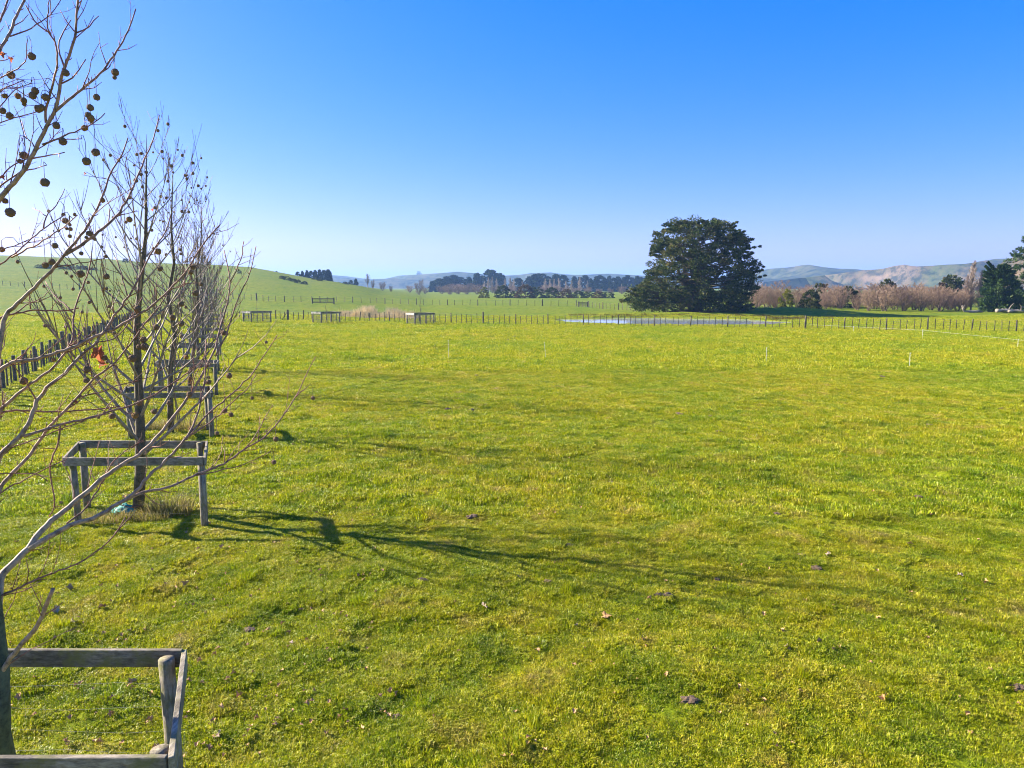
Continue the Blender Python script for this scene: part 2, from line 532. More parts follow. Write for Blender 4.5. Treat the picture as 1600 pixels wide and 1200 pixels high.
# ------------------------------------------------------------------ foliage and tree builders
def sprays(centres, outs, n_each, spread, size, asp=.4, seed=0, tint_of=None):
    """leaf sprays: bent kite-shaped blades scattered through flattened pads"""
    r = np.random.default_rng(seed)
    cs = np.repeat(np.asarray(centres, float), n_each, 0)
    od = np.repeat(np.asarray(outs, float), n_each, 0)
    sp = np.repeat(np.asarray(spread, float), n_each, 0)
    N = len(cs)
    q = r.normal(size=(N, 3)); q /= np.linalg.norm(q, axis=1)[:, None]
    q *= r.random(N)[:, None] ** .4
    p = cs + q * sp
    d = od * .8 + q * .7 + r.normal(size=(N, 3)) * .45
    d /= np.linalg.norm(d, axis=1)[:, None]
    up = r.normal(size=(N, 3)); s = np.cross(d, up); s /= np.linalg.norm(s, axis=1)[:, None] + 1e-9
    nn = np.cross(s, d)
    L = size * (.6 + .8 * r.random(N))[:, None]
    W = L * asp
    a = p - d * L * .5
    bq = p + s * W * .5 + nn * L * .08
    cq = p + d * L * .5
    dq = p - s * W * .5 + nn * L * .08
    v = np.stack([a, bq, cq, dq], 1).reshape(-1, 3)
    fa = np.arange(N * 4).reshape(N, 4)
    base = np.repeat(r.random(len(centres)), n_each)
    t = np.clip(.55 * base + .45 * r.random(N), 0, 1)
    return v, fa, np.repeat(t, 4)

def bare_branches(mb, base, top, r0, n_br, ang, length, rs, sub=6, curve=.5, start=.2, n_sides=5, twig=True, wob=.04, lenpow=.8):
    """a leader with ascending side branches and twigs, all into mb; returns branch polylines"""
    rr = random.Random(rs)
    base = Vector(base); top = Vector(top)
    ax = top - base; hgt = ax.length
    pts = []
    for i in range(9):
        t = i / 8
        p = base.lerp(top, t) + Vector((rr.uniform(-1, 1), rr.uniform(-1, 1), 0)) * wob * hgt * math.sin(t * math.pi) * .5
        pts.append(p)
    rad = [r0 * (1 - .975 * (i / 8) ** 1.15) for i in range(9)]
    lines = []
    for k in range(n_br):
        t = start + (1 - start) * (k + rr.random()) / n_br * .97
        i = min(int(t * 8), 7)
        o = pts[i].lerp(pts[i + 1], t * 8 - i)
        az = k * 2.39996 + rr.uniform(-.4, .4)
        L = length * hgt * ((1 - t) ** lenpow * .9 + .10) * rr.uniform(.7, 1.15)
        el = ang + rr.uniform(-.15, .2) + .25 * t
        bp = [o]; d = Vector((math.cos(az) * math.cos(el), math.sin(az) * math.cos(el), math.sin(el)))
        m = 6
        for s in range(m):
            d = (d + Vector((0, 0, curve / m)) + Vector((rr.uniform(-1, 1), rr.uniform(-1, 1), rr.uniform(-1, 1))) * .10).normalized()
            bp.append(bp[-1] + d * L / m)
        rb = max(r0 * (1 - .93 * t) * .42, r0 * .05)
        br = [rb * (1 - .85 * s / m) for s in range(m + 1)]
        tw = []
        if twig:
            for s in range(sub):
                tt = rr.uniform(.25, 1.0); j = min(int(tt * m), m - 1)
                q = bp[j].lerp(bp[j + 1], tt * m - j)
                dd = (bp[j + 1] - bp[j]).normalized()
                side = Vector((rr.uniform(-1, 1), rr.uniform(-1, 1), rr.uniform(-.3, 1))).normalized()
                dd = (dd + side * .75).normalized()
                l2 = L * rr.uniform(.15, .38)
                tp = [q]
                for _ in range(3):
                    dd = (dd + Vector((0, 0, .22)) + Vector((rr.uniform(-1, 1), rr.uniform(-1, 1), rr.uniform(-1, 1))) * .12).normalized()
                    tp.append(tp[-1] + dd * l2 / 3)
                tw.append((tp, [rb * .36, rb * .28, rb * .2, rb * .12]))
        lines.append((bp, br, tw))
    return pts, rad, lines

# ---- prototypes shared by the distant trees (unit height)
def twig_tree_mesh(name, mat, n_br, ang, length, rs, thick, sub, start, curve, lenpow=.8, multi=1):
    mb = MB()
    rr = random.Random(rs)
    for mstem in range(multi):
        a = mstem * 2.4 + rr.random(); off = .0 if multi == 1 else .10
        b = Vector((math.cos(a) * off * .5, math.sin(a) * off * .5, 0))
        t = Vector((math.cos(a) * off * 2.8, math.sin(a) * off * 2.8, rr.uniform(.70, 1.0)))
        pts, rad, lines = bare_branches(mb, b, t, thick * (1 if multi == 1 else .6), n_br, ang, length, rs + mstem, sub, curve, start, lenpow=lenpow)
        mb.tube(pts, [max(q * (.55 if lenpow == .5 and multi == 1 else 1), thick * .12) for q in rad], 5, tint=1.0)
        for bp, br, tw in lines:
            mb.tube(bp, [max(q, thick * .12) for q in br], 3, tint=.45, cap=False)
            for tp, tr in tw:
                mb.tube(tp[::1], [max(q, thick * .10) for q in tr], 3, tint=.05, cap=False)
    return mb.mesh(name, mat)

WILLOW = [twig_tree_mesh('willow', MAT['willow'], 24, .42, .50, 100 + i, .024, 14, .02, .45, .5, multi=5) for i in range(4)]
POPLAR = [twig_tree_mesh('poplar', MAT['poplar'], 95, 1.12, .24, 200 + i, .018, 8, .08, .5, .6) for i in range(3)]
GREYT = [twig_tree_mesh('bare_tree', MAT['greytwig'], 44, .70, .42, 300 + i, .030, 14, .22, .5, .6) for i in range(3)]
POPN = [twig_tree_mesh('poplar', MAT['poplar'], 130, 1.10, .21, 250 + i, .0125, 8, .05, .4, .5) for i in range(3)]
SAPL = [twig_tree_mesh('sapling', MAT['greytwig'], 16, .95, .26, 400 + i, .010, 3, .25, .4, .6) for i in range(2)]

def crown_mesh(name, mat, n_pads, n_each, shape, pad, size, seed, asp=.4, tp=.9):
    """unit-height crown; shape(t)->radius at height fraction t"""
    r = np.random.default_rng(seed)
    cs, outs, sp = [], [], []
    for i in range(n_pads):
        t = r.random() ** tp
        R = shape(t) * (0.45 + .6 * r.random() ** .5)
        a = r.random() * 2 * math.pi
        cs.append((math.cos(a) * R, math.sin(a) * R, t))
        outs.append((math.cos(a) * .7, math.sin(a) * .7, .5))
        q = pad * r.uniform(.6, 1.3)
        sp.append((q, q, q * .55))
    v, fa, t = sprays(cs, outs, n_each, sp, size, asp, seed)
    v[:, 2] = np.maximum(v[:, 2], 0.01)
    return np_mesh(name, v, fa, mat, t)

cone = lambda t: .24 * (1 - t) ** .8 + .02
dome = lambda t: .52 * math.sqrt(max(0, 1 - (t * .98) ** 2.4)) + .02
tallo = lambda t: .30 * math.sin(math.pi * min(1, .18 + t * .8)) ** .7 + .02
PINE = [crown_mesh('pine_crown', MAT['pine'], 90, 30, f_, .085, .10, 500 + i, .5) for i, f_ in enumerate((cone, tallo, cone))]
SHRUB = {k: [crown_mesh('shrub_crown', MAT[k], 85, 42, dome, .12, .085, 600 + i, .55, 1.7) for i in range(2)] for k in ('shrub', 'shrub_brown', 'shrub_yellow')}
tm = MB(); tm.tube([(0, 0, -.02), (.005, 0, .4), (0, .004, .85)], [.022, .016, .004], 6, 1.0)
PTRUNK = tm.mesh('trunk', MAT['trunk'])

def leaf_tree(name, label, cat, loc, hgt, wid, crown, group, rs):
    """evergreen: trunk and crown, scaled to its height and width"""
    o = thing(name, label, cat, loc, random.Random(rs).uniform(0, 6.28), group)
    obj('trunk', PTRUNK, o, sc=(hgt, hgt, hgt))
    obj('crown', crown, o, sc=(wid, wid, hgt))
    return o

def twig_tree(name, label, cat, loc, hgt, me, group, rs, wid=1.0):
    return thing(name, label, cat, loc, random.Random(rs).uniform(0, 6.28), group, me, (hgt * wid, hgt * wid, hgt))

# ------------------------------------------------------------------ the big conifer behind the pond
def big_conifer():
    r = np.random.default_rng(11)
    bx, by = at_y(1085, 489, 112).x, 112.0
    base = Vector((bx, by, gz(bx, by)))
    o = thing('conifer_tree', 'huge dark spreading cypress standing alone behind the pond', 'tree', base)
    K = 112 / F
    mb = MB(); limbs = []
    for k, (ax, az, lean) in enumerate([(0, 12.5, 0), (-2.5, 11.5, .5), (3.0, 12, -.6), (-4.5, 8.5, -1.5), (5.5, 8.5, 1.6), (1.2, 10.5, 3.0), (-1, 9.8, -3.2)]):
        p = [Vector((ax * t ** 1.3 * 1.0 + (k - 3) * .15, lean * t ** 1.2, az * t)) for t in (0, .2, .4, .6, .8, 1.0)]
        p = [q + Vector(r.normal(size=3)) * .18 for q in p]
        limbs.append(p)
        mb.tube(p, [.62 * (1 - .85 * t) for t in (0, .2, .4, .6, .8, 1.0)], 7, 1.0)
    # outline in photo pixels, per height: left and right edge
    prof = [(489, 1000, 1180), (480, 978, 1182), (465, 968, 1190), (450, 985, 1190), (438, 1004, 1197), (420, 1014, 1190), (400, 1012, 1184), (385, 1016, 1183), (372, 1018, 1166), (360, 1030, 1152), (350, 1042, 1140), (342, 1055, 1120)]
    ph = np.array([(489 - q[0]) * K for q in prof]); pl = np.array([(q[1] - 1090) * K for q in prof]); pr = np.array([(q[2] - 1090) * K for q in prof])
    cs, outs, sp = [], [], []
    for i in range(780):
        h = r.uniform(.5, 14.1) if i > 130 else r.uniform(.3, 4.0)
        l, rt = np.interp(h, ph, pl), np.interp(h, ph, pr)
        c = (l + rt) / 2; hw = (rt - l) / 2
        a = r.random() * 2 * math.pi; R = (.25 + .75 * r.random() ** .45)
        pd = r.uniform(.4, 1.2)
        k = max(.1, 1 - pd * .75 / max(hw, 1))
        x = c + hw * R * k * math.cos(a); y = min(hw, 9) * .85 * R * k * math.sin(a)
        cs.append((x, y, h)); outs.append((math.cos(a) * .75, math.sin(a) * .75, .35))
        sp.append((pd * 1.1, pd * 1.1, pd * r.uniform(.4, .85)))
        if R > .6 and i % 3 == 0:
            lim = limbs[i % 7]
            j = min(range(6), key=lambda q: abs(lim[q].z - h * .8))
            s = lim[j]; e = Vector((x, y, h))
            mb.tube([s, s.lerp(e, .5) + Vector((0, 0, -.3)), e], [.12, .08, .03], 4, .6, cap=False)
    for i in range(60):            # shoots that break the outline, more of them to the right
        h = r.uniform(1.0, 13.8); l, rt = np.interp(h, ph, pl), np.interp(h, ph, pr)
        c = (l + rt) / 2; hw = (rt - l) / 2
        a = r.uniform(-1.3, 1.3) if r.random() < .6 else r.uniform(1.8, 4.5)
        x = c + hw * .80 * math.cos(a); y = min(hw, 9) * .8 * math.sin(a)
        d = Vector((math.cos(a), math.sin(a) * .6, r.uniform(-.1, .5))).normalized(); L = r.uniform(.6, 1.7)
        for k in range(3):
            e = Vector((x, y, h)) + d * L * k / 2
            q = .42 - .10 * k
            cs.append(tuple(e)); outs.append(tuple(d * 1.5)); sp.append((q, q, q * .5))
    obj('trunk', mb.mesh('trunk', MAT['trunk']), o)
    v, fa, t = sprays(cs, outs, 80, sp, .36, .40, 12)
    v[:, 2] = np.maximum(v[:, 2], .03)
    obj('crown', np_mesh('crown', v, fa, MAT['conifer'], t), o)
big_conifer()

def cypress(name, label, px, wpx, top, Yd, base_py, seed, spiky, mat, profile):
    r = np.random.default_rng(seed)
    K = Yd / F
    p = at_y(px, base_py, Yd)
    o = thing(name, label, 'tree', (p.x, Yd, gz(p.x, Yd)))
    hgt = (base_py - top) * K; wd = wpx * K / 2
    mb = MB()
    mb.tube([(0, 0, 0), (.1, 0, hgt * .5), (0, .1, hgt * .95)], [.4, .25, .04], 7, 1.0)
    cs, outs, sp = [], [], []
    for i in range(250):
        t = r.random() ** 1.35; a = r.random() * 2 * math.pi
        R = profile(t) * wd * (.35 + .6 * r.random() ** .5)
        cs.append((math.cos(a) * R, math.sin(a) * R, t * hgt * .95 + .2)); outs.append((math.cos(a) * .6, math.sin(a) * .6, .8 if spiky else .4))
        q = r.uniform(.4, .85); sp.append((q, q, q * .6))
    if spiky:
        for i in range(14):       # long shoots breaking the outline, most to the left and top
            a = r.uniform(2.0, 4.4); t0 = r.uniform(.55, .85)
            s = Vector((math.cos(a) * wd * .3, math.sin(a) * wd * .3, hgt * t0))
            d = Vector((math.cos(a) * 1.0, math.sin(a) * .6, r.uniform(.3, 1.0))).normalized()
            L = r.uniform(1.2, 2.3)
            mb.tube([s, s + d * L], [.05, .01], 4, .5, cap=False)
            for k in range(5):
                e = s + d * L * (.3 + .17 * k)
                cs.append(tuple(e)); outs.append(tuple(d * 1.6)); q = .30 - .03 * k; sp.append((q, q, q))
    obj('trunk', mb.mesh('trunk', MAT['trunk']), o)
    v, fa, t = sprays(cs, outs, 60, sp, .42, .36, seed + 1)
    v[:, 2] = np.maximum(v[:, 2], .03)
    obj('crown', np_mesh('crown', v, fa, mat, t), o)
cypress('cypress_tree', 'bushy green cypress with spiky shoots beside the bleached logs', 1562, 66, 412, 113, 485, 21, True, MAT['cypress'], lambda t: (1 - t) ** .55 * (.75 + .4 * math.sin(t * 3.1)))
cypress('cypress_tree', 'tall dark cypress cut by the right edge of the picture', 1622, 108, 345, 120, 485, 23, False, MAT['cypress'], lambda t: math.sin(math.pi * min(1, .25 + t * .74)) ** .6)

# ------------------------------------------------------------------ right-hand belt of bare willows and shrubs
wil = [(1183, 136, 449, 1.0), (1198, 140, 447, 1.0), (1212, 134, 450, .9), (1246, 138, 448, 1.1), (1258, 146, 446, 1.0), (1290, 132, 457, .8), (1300, 140, 445, 1.1), (1312, 136, 447, 1.0),
       (1340, 126, 458, .7), (1358, 124, 452, .8), (1366, 130, 447, 1.0), (1382, 122, 448, 1.0), (1398, 128, 444, 1.05), (1412, 121, 447, 1.0), (1428, 127, 445, 1.0), (1440, 120, 447, 1.0),
       (1456, 125, 447, 1.0), (1470, 121, 449, 1.0), (1484, 127, 447, 1.0), (1496, 120, 452, .9), (1506, 124, 455, .8), (1540, 130, 452, .9)]
_rw = random.Random(3)
wil += [(1186 + 21 * k + _rw.uniform(-6, 6), _rw.uniform(142, 158), _rw.uniform(440, 449), _rw.uniform(.9, 1.25)) for k in range(16)]
wil.sort()
for i, (px, yd, top, wd) in enumerate(wil):
    p = at_y(px, 480, yd); z = gz(p.x, yd)
    hgt = at_y(px, top, yd).z - z
    twig_tree('willow_tree', 'bare pink-brown willow, %s from the left in the belt right of the big cypress' % ORD[i], 'tree', (p.x, yd, z - .05), hgt * 1.02, WILLOW[i % 4], 'bare willows in the right-hand belt', i, wd * 1.35)
ev = [(1227, 131, 452, .55, 'shrub_yellow', 'yellow-green bushy tree among the bare willows'), (1266, 129, 454, .75, 'shrub', 'rounded dark green tree in front of the bare willows'),
      (1276, 150, 443, .5, 'shrub', 'small dark treetop above the willows near the big cypress'), (1324, 140, 449, .8, 'shrub', 'dark green tree filling the gap in the middle of the willow belt'),
      (1288, 152, 444, .5, 'shrub_brown', 'olive brown treetop peeping over the left willows'), (1384, 150, 438, .6, 'shrub', 'olive green treetop rising behind the middle willows'),
      (1472, 160, 434, .55, 'shrub_brown', 'brownish treetop rising above the right willows'), (1486, 158, 432, .7, 'shrub', 'dark green treetop left of the tall bare poplars')]
for i, (px, yd, top, wd, k, lab) in enumerate(ev):
    p = at_y(px, 480, yd); z = gz(p.x, yd); hgt = at_y(px, top, yd).z - z
    leaf_tree('evergreen_tree', lab, 'tree', (p.x, yd, z), hgt, hgt * wd * 1.2, SHRUB[k][i % 2], None, i)
for i, (px, top, lab) in enumerate([(1508, 430, 'shortest bare poplar at the left of the tall clump'), (1517, 392, 'tallest bare poplar with thin upright branches'), (1530, 397, 'bare poplar touching the bushy cypress')]):
    p = at_y(px, 480, 124); z = gz(p.x, 124); hgt = at_y(px, top, 124).z - z
    twig_tree('poplar_tree', lab, 'tree', (p.x, 124, z), hgt, POPN[i], 'bare poplars beside the bushy cypress', i + 7, 2.0)

# bleached logs
def log_thing(label, pts, r0, seed):
    rr = random.Random(seed)
    b0 = Vector(pts[0])
    mb = MB()
    P = [Vector(p) - b0 for p in pts]
    P = [P[i].lerp(P[i + 1], k / 3) + Vector((0, rr.uniform(-.06, .06), rr.uniform(-.05, .05))) for i in range(len(P) - 1) for k in range(3)] + [P[-1]]
    mb.tube(P, [r0 * (1 - .5 * i / (len(P) - 1)) * rr.uniform(.62, 1.2) for i in range(len(P))], 9)
    o = thing('fallen_log', label, 'log', b0, me=mb.mesh('fallen_log', MAT['log'], True))
    mb2 = MB()
    q = P[len(P) // 2]
    mb2.tube([q, q + Vector((rr.uniform(-.3, .3), -.2, .7)), q + Vector((rr.uniform(-.6, .6), -.3, 1.1))], [.09, .06, .02], 5)
    obj('stub_branch', mb2.mesh('stub_branch', MAT['log']), o)
for i, (a, b_, yd, r0, lab) in enumerate([((1557, 483), (1592, 480), 110, .27, 'thick pale bleached log at the foot of the bushy cypress'), ((1570, 478), (1606, 477), 111.5, .26, 'pale log lying on top of the log heap'), ((1576, 484), (1612, 482), 109, .24, 'bleached log running out of the picture at the right')]):
    A = at_y(*a, yd); B = at_y(*b_, yd); A.z = gz(A.x, yd) + .3 + (i == 1) * .5; B.z = gz(B.x, yd) + .35 + (i == 1) * .5
    log_thing(lab, [A, A.lerp(B, .3) + Vector((0, .2, .1)), A.lerp(B, .65) + Vector((0, -.2, .05)), B], r0, i)
A = at_y(1504, 474, 112); B = at_y(1507, 484, 112); D = at_y(1535, 485, 112)
A.z = 1.25; B.z = gz(B.x, 112) + .25; D.z = gz(D.x, 112) + .15
log_thing('bent brown fallen branch lying below the tall poplars', [D, D.lerp(B, .6), B, B.lerp(A, .5) + Vector((-.1, 0, 0)), A], .22, 9)

# ------------------------------------------------------------------ distant middle belt
hed = [(756, 449, 15, 'shrub_yellow', 'small yellow-green shrub at the left end of the distant hedge'), (786, 447, 22, 'shrub', 'round dark green shrub standing apart in the distant hedge'), (801, 455, 10, 'shrub', 'tiny shrub right of the round dark one in the distant hedge'),
       (821, 446, 27, 'shrub_brown', 'largest brown shrub in the distant hedge'), (839, 449, 22, 'shrub', 'dark green shrub against the large brown one in the hedge'), (862, 450, 22, 'shrub', 'rounded green shrub in the middle of the distant hedge'),
       (884, 452, 22, 'shrub_brown', 'brown shrub between green ones in the right hedge half'), (904, 455, 18, 'shrub', 'low green shrub, fourth from the right end of the hedge'), (920, 456, 18, 'shrub', 'low green shrub, third from the right end of the hedge'),
       (936, 456, 18, 'shrub_brown', 'low brown shrub, second from the right end of the hedge'), (950, 457, 18, 'shrub', 'last low green shrub at the right end of the hedge')]
for i, (px, top, wd, k, lab) in enumerate(hed):
    yd = 262 + (i % 3) * 4; p = at_y(px, 466, yd); z = gz(p.x, yd); hgt = at_y(px, top, yd).z - z
    leaf_tree('hedge_shrub', lab, 'shrub', (p.x, yd, z - .2), hgt + .3, wd * yd / F * 1.0, SHRUB[k][i % 2], 'shrubs of the distant hedge', i)
for i, (px, top, wd, k) in enumerate([(575, 424, 1.0, 0), (583, 436, .5, 1), (598, 440, 1.0, 2), (611, 446, .8, 0), (655, 437, .85, 1)]):
    yd = 325 if i != 0 else 345
    p = at_y(px, 462, yd); z = gz(p.x, yd); hgt = at_y(px, top, yd).z - z
    lab = ['tall grey bare tree on the skyline at the foot of the hill', 'thin pinkish bare tree left of the bare thicket', 'wide bare grey thicket tree below the skyline', 'low bare bush at the right of the thicket', 'round-headed pinkish bare tree behind the rightmost far guard'][i]
    twig_tree('bare_tree', lab, 'tree', (p.x, yd, z), hgt, WILLOW[k] if i in (1, 2, 3, 4) else GREYT[0], None, i + 40, wd)
sc_px = [(640, 447, 1.2), (664, 449, 1.2), (690, 447, 1.3), (703, 445, 1.3), (716, 444, 1.4), (730, 444, 1.4), (745, 445, 1.3), (775, 447, 1.2), (800, 447, 1.2), (850, 446, 1.2), (866, 447, 1.3), (882, 449, 1.2), (900, 450, 1.2), (918, 450, 1.2), (936, 452, 1.2), (955, 452, 1.2), (972, 448, 1.2), (985, 452, 1.2), (640, 450, 1.0)]
for i, (px, top, wd) in enumerate(sorted(sc_px[:-1])):
    yd = 400 + (i % 3) * 9; p = at_y(px, 458, yd); z = gz(p.x, yd); hgt = at_y(px, top, yd).z - z + .5
    twig_tree('bare_bush', 'low pink bare bush, %s from the left below the distant poplars' % ORD[i], 'bush', (p.x, yd, z), hgt, WILLOW[i % 4], 'pink bare bushes on the plain', i, wd * 1.5)
pop = [(757, 433), (763, 428), (769, 430), (776, 429), (789, 430), (797, 431), (803, 429), (816, 434), (852, 433), (859, 430), (866, 431), (873, 432), (884, 433), (893, 432), (906, 430), (918, 433), (971, 440)]
for i, (px, top) in enumerate(pop):
    yd = 470 + (i % 4) * 8; p = at_y(px, 455, yd); z = gz(p.x, yd); hgt = at_y(px, top, yd).z - z
    twig_tree('poplar_tree', 'bare pinkish poplar, %s from the left in the distant belt' % ORD[i], 'tree', (p.x, yd, z), hgt, POPLAR[i % 3], 'bare poplars of the distant belt', i, 2.1)
pin = [(676, 440, 1.2), (688, 436, 1.5), (699, 433, 1.6), (709, 431, 1.6), (720, 434, 1.4), (733, 434, 1.0), (746, 428, 1.0), (767, 423, 1.1), (781, 428, .8), (786, 431, .8), (808, 435, 1.2), (826, 433, 1.0), (835, 430, 1.3), (846, 429, 1.4), (856, 433, 1.2), (869, 430, 1.4), (880, 431, .9), (897, 433, .9), (905, 434, .8), (913, 431, .9), (923, 436, .8), (931, 433, .8), (938, 431, .8), (945, 435, .9), (952, 432, .8),
       (959, 435, .8), (966, 433, .9), (974, 434, .8), (981, 431, .8), (988, 435, .9), (995, 432, .8), (1002, 434, .9), (1010, 434, .9)]
for i, (px, top, wd) in enumerate(pin):
    yd = 560 + (i % 5) * 12; p = at_y(px, 455, yd); z = gz(p.x, yd); hgt = at_y(px, top, yd).z - z
    leaf_tree('pine_tree', 'hazy blue-green pine, %s from the left in the distant shelter belt' % ORD[i], 'tree', (p.x, yd, z), hgt, hgt * wd * 1.35, PINE[i % 3], 'pines of the distant shelter belt', i)
hp = [(433, 423, 1.3), (466, 424, 1.2), (473, 423, 1.1), (480, 422, 1.1), (487, 423, 1.1), (493, 422, 1.1), (500, 421, 1.1), (507, 422, 1.1), (513, 421, 1.2), (516, 424, 1.0), (548, 437, 1.2), (556, 435, 1.3)]
for i, (px, top, wd) in enumerate(hp):
    yd = 385; p = at_y(px, 440, yd); z = gz(p.x, yd); hgt = at_y(px, top, yd).z - z
    leaf_tree('pine_tree', 'dark pine on the left hill skyline, %s from the left' % ORD[i], 'tree', (p.x, yd, z - .3), max(hgt, 2.0), max(hgt, 3) * wd, PINE[i % 3], 'pines on the left hill', i)
p = at_y(655, 434, 2290); leaf_tree('hilltop_tree', 'lone round tree on the crest of the blue far hills', 'tree', (p.x, 2290, p.z - 4), at_y(655, 424, 2290).z - p.z + 4, 17, SHRUB['shrub'][0], None, 3)
scr = [(62, 419, 14, 5), (76, 420, 16, 6), (90, 419, 15, 5), (104, 421, 17, 6), (118, 420, 13, 5), (131, 421, 15, 5), (146, 422, 11, 4), (441, 436, 10, 4), (449, 438, 12, 5), (458, 440, 12, 4), (467, 443, 13, 5), (476, 444, 9, 4), (492, 437, 10, 4), (500, 439, 8, 3), (530, 441, 9, 3), (540, 444, 8, 3), (374, 428, 7, 5), (196, 410, 8, 5)]
for i, (px, py, wd, hh) in enumerate(sorted(scr)):
    g0 = ground(px, py); k = g0.y / F
    leaf_tree('hillside_scrub', 'dark scrub patch on the left hillside, %s from the left' % ORD[i], 'scrub', g0 - Vector((0, 0, hh * k * .5)), hh * k * 1.6, wd * k * 1.0, SHRUB['shrub'][i % 2], 'scrub patches on the left hill', i)

# ------------------------------------------------------------------ fences
pm_ = MB(); pm_.tube([(0, 0, -.2), (0, 0, .6), (.01, 0, 1.18), (.01, 0, 1.2)], [.065, .062, .058, .045], 8)
POSTM = pm_.mesh('post', MAT['post'])
sm_ = MB(); sm_.tube([(0, 0, -.2), (0, 0, .7), (.01, 0, 1.33), (.01, 0, 1.36)], [.095, .092, .088, .07], 9)
STRM = sm_.mesh('strainer_post', MAT['post'])
bm_ = MB(); bm_.box((0, 0, .56), Vector((.027, 0, 0)), Vector((0, .022, 0)), Vector((.006, 0, .54)))
BATM = bm_.mesh('batten', MAT['post'])

def fence(label, pts, step, every, wires, hs=1.0, seed=0, top_dev=.0, wire_r=.007, thick=1.0):
    rr = random.Random(seed)
    o = thing('wire_fence', label, 'fence', pts[0])
    b0 = Vector(pts[0])
    k = 0; tops = []
    for a, b in zip(pts[:-1], pts[1:]):
        a = Vector(a); b = Vector(b); L = (b - a).length; n_ = max(1, int(round(L / step)))
        for i in range(n_):
            q = a.lerp(b, (i + rr.uniform(-.12, .12)) / n_)
            q.z = gz(q.x, q.y)
            rot = (rr.gauss(0, .035), rr.gauss(0, .035), rr.uniform(0, 6))
            if every and k % every == 0:
                strn = (k % (every * 9) == every * 3)
                obj('strainer_post' if strn else 'post', STRM if strn else POSTM, o, q - b0, rot, (thick, thick, hs * rr.uniform(.94, 1.08)))
            else:
                obj('batten', BATM, o, q - b0 + Vector((0, 0, rr.uniform(-.05, .05))), (rot[0], rot[1], math.atan2(b.y - a.y, b.x - a.x)), (thick, thick, hs * rr.uniform(.9, 1.05)))
            if k % 3 == 0: tops.append(q - b0)
            k += 1
    tops.append(Vector(pts[-1]) - b0)
    for j in range(wires):
        z = hs * (.15 + j * .92 / max(1, wires - 1))
        mb = MB(); mb.tube([t + Vector((0, 0, z)) for t in tops], [wire_r] * len(tops), 3, cap=False)
        obj('wire', mb.mesh('wire', MAT['wire']), o)

def gp(x, y): return Vector((x, y, gz(x, y)))
fence('long batten fence across the far side of the paddock, in front of the pond', [gp(-47, 91.4), gp(-29, 86.6), gp(17.5, 74.2), gp(40.5, 68.6), gp(58, 64)], .63, 6, 6, 1.0, 1)
fence('grey post and batten fence running beside the tree row at the left', [gp(-16.6, 19.0), gp(-21.8, 30.4), gp(-27.7, 43.4), gp(-37, 64.8), gp(-48, 91.6)], .74, 3, 6, 1.05, 2, wire_r=.005, thick=1.25)
f2 = [ground(-5, 446), ground(115, 452), ground(215, 458), ground(330, 466), ground(430, 472), ground(650, 476), ground(900, 479), ground(1000, 486)]
fence('distant fence beyond the first paddock, climbing the left hill', f2, 1.75, 4, 3, 1.05, 3, thick=1.5)

# gates and short yard rails on the distant fence
def gate(label, px, py, wd, hgt, rz):
    g0 = ground(px, py)
    o = thing('farm_gate', label, 'gate', g0, rz)
    for s in (-1, 1):
        mb = MB(); mb.tube([(s * wd / 2, 0, -.2), (s * wd / 2, 0, hgt + .15)], [.14, .13], 8)
        obj('post', mb.mesh('gate_post', MAT['post']), o)
    for j in range(4):
        mb = MB(); mb.box((0, -.03, hgt * (.2 + .25 * j)), Vector((wd / 2 - .1, 0, 0)), Vector((0, .03, 0)), Vector((0, 0, .055)))
        obj('rail', mb.mesh('gate_rail', MAT['post']), o)
gate('dark farm gate in the distant fence left of the big cypress', 911, 479.5, 1.9, .95, 0)
gate('dark gate in the distant fence behind the far-left guards', 505, 474.5, 4.2, 1.0, .05)
# stout strainer with stay and leaning battens by the far fence
g0 = ground(450, 501)
o = thing('strainer_assembly', 'stout dark strainer post with a leaning stay by the far fence', 'post', g0)
obj('post', STRM, o, sc=(1.4, 1.4, .95))
mb = MB(); mb.tube([(-.75, 0, 0), (-.12, 0, .95)], [.05, .045], 7); obj('stay', mb.mesh('stay', MAT['post']), o)

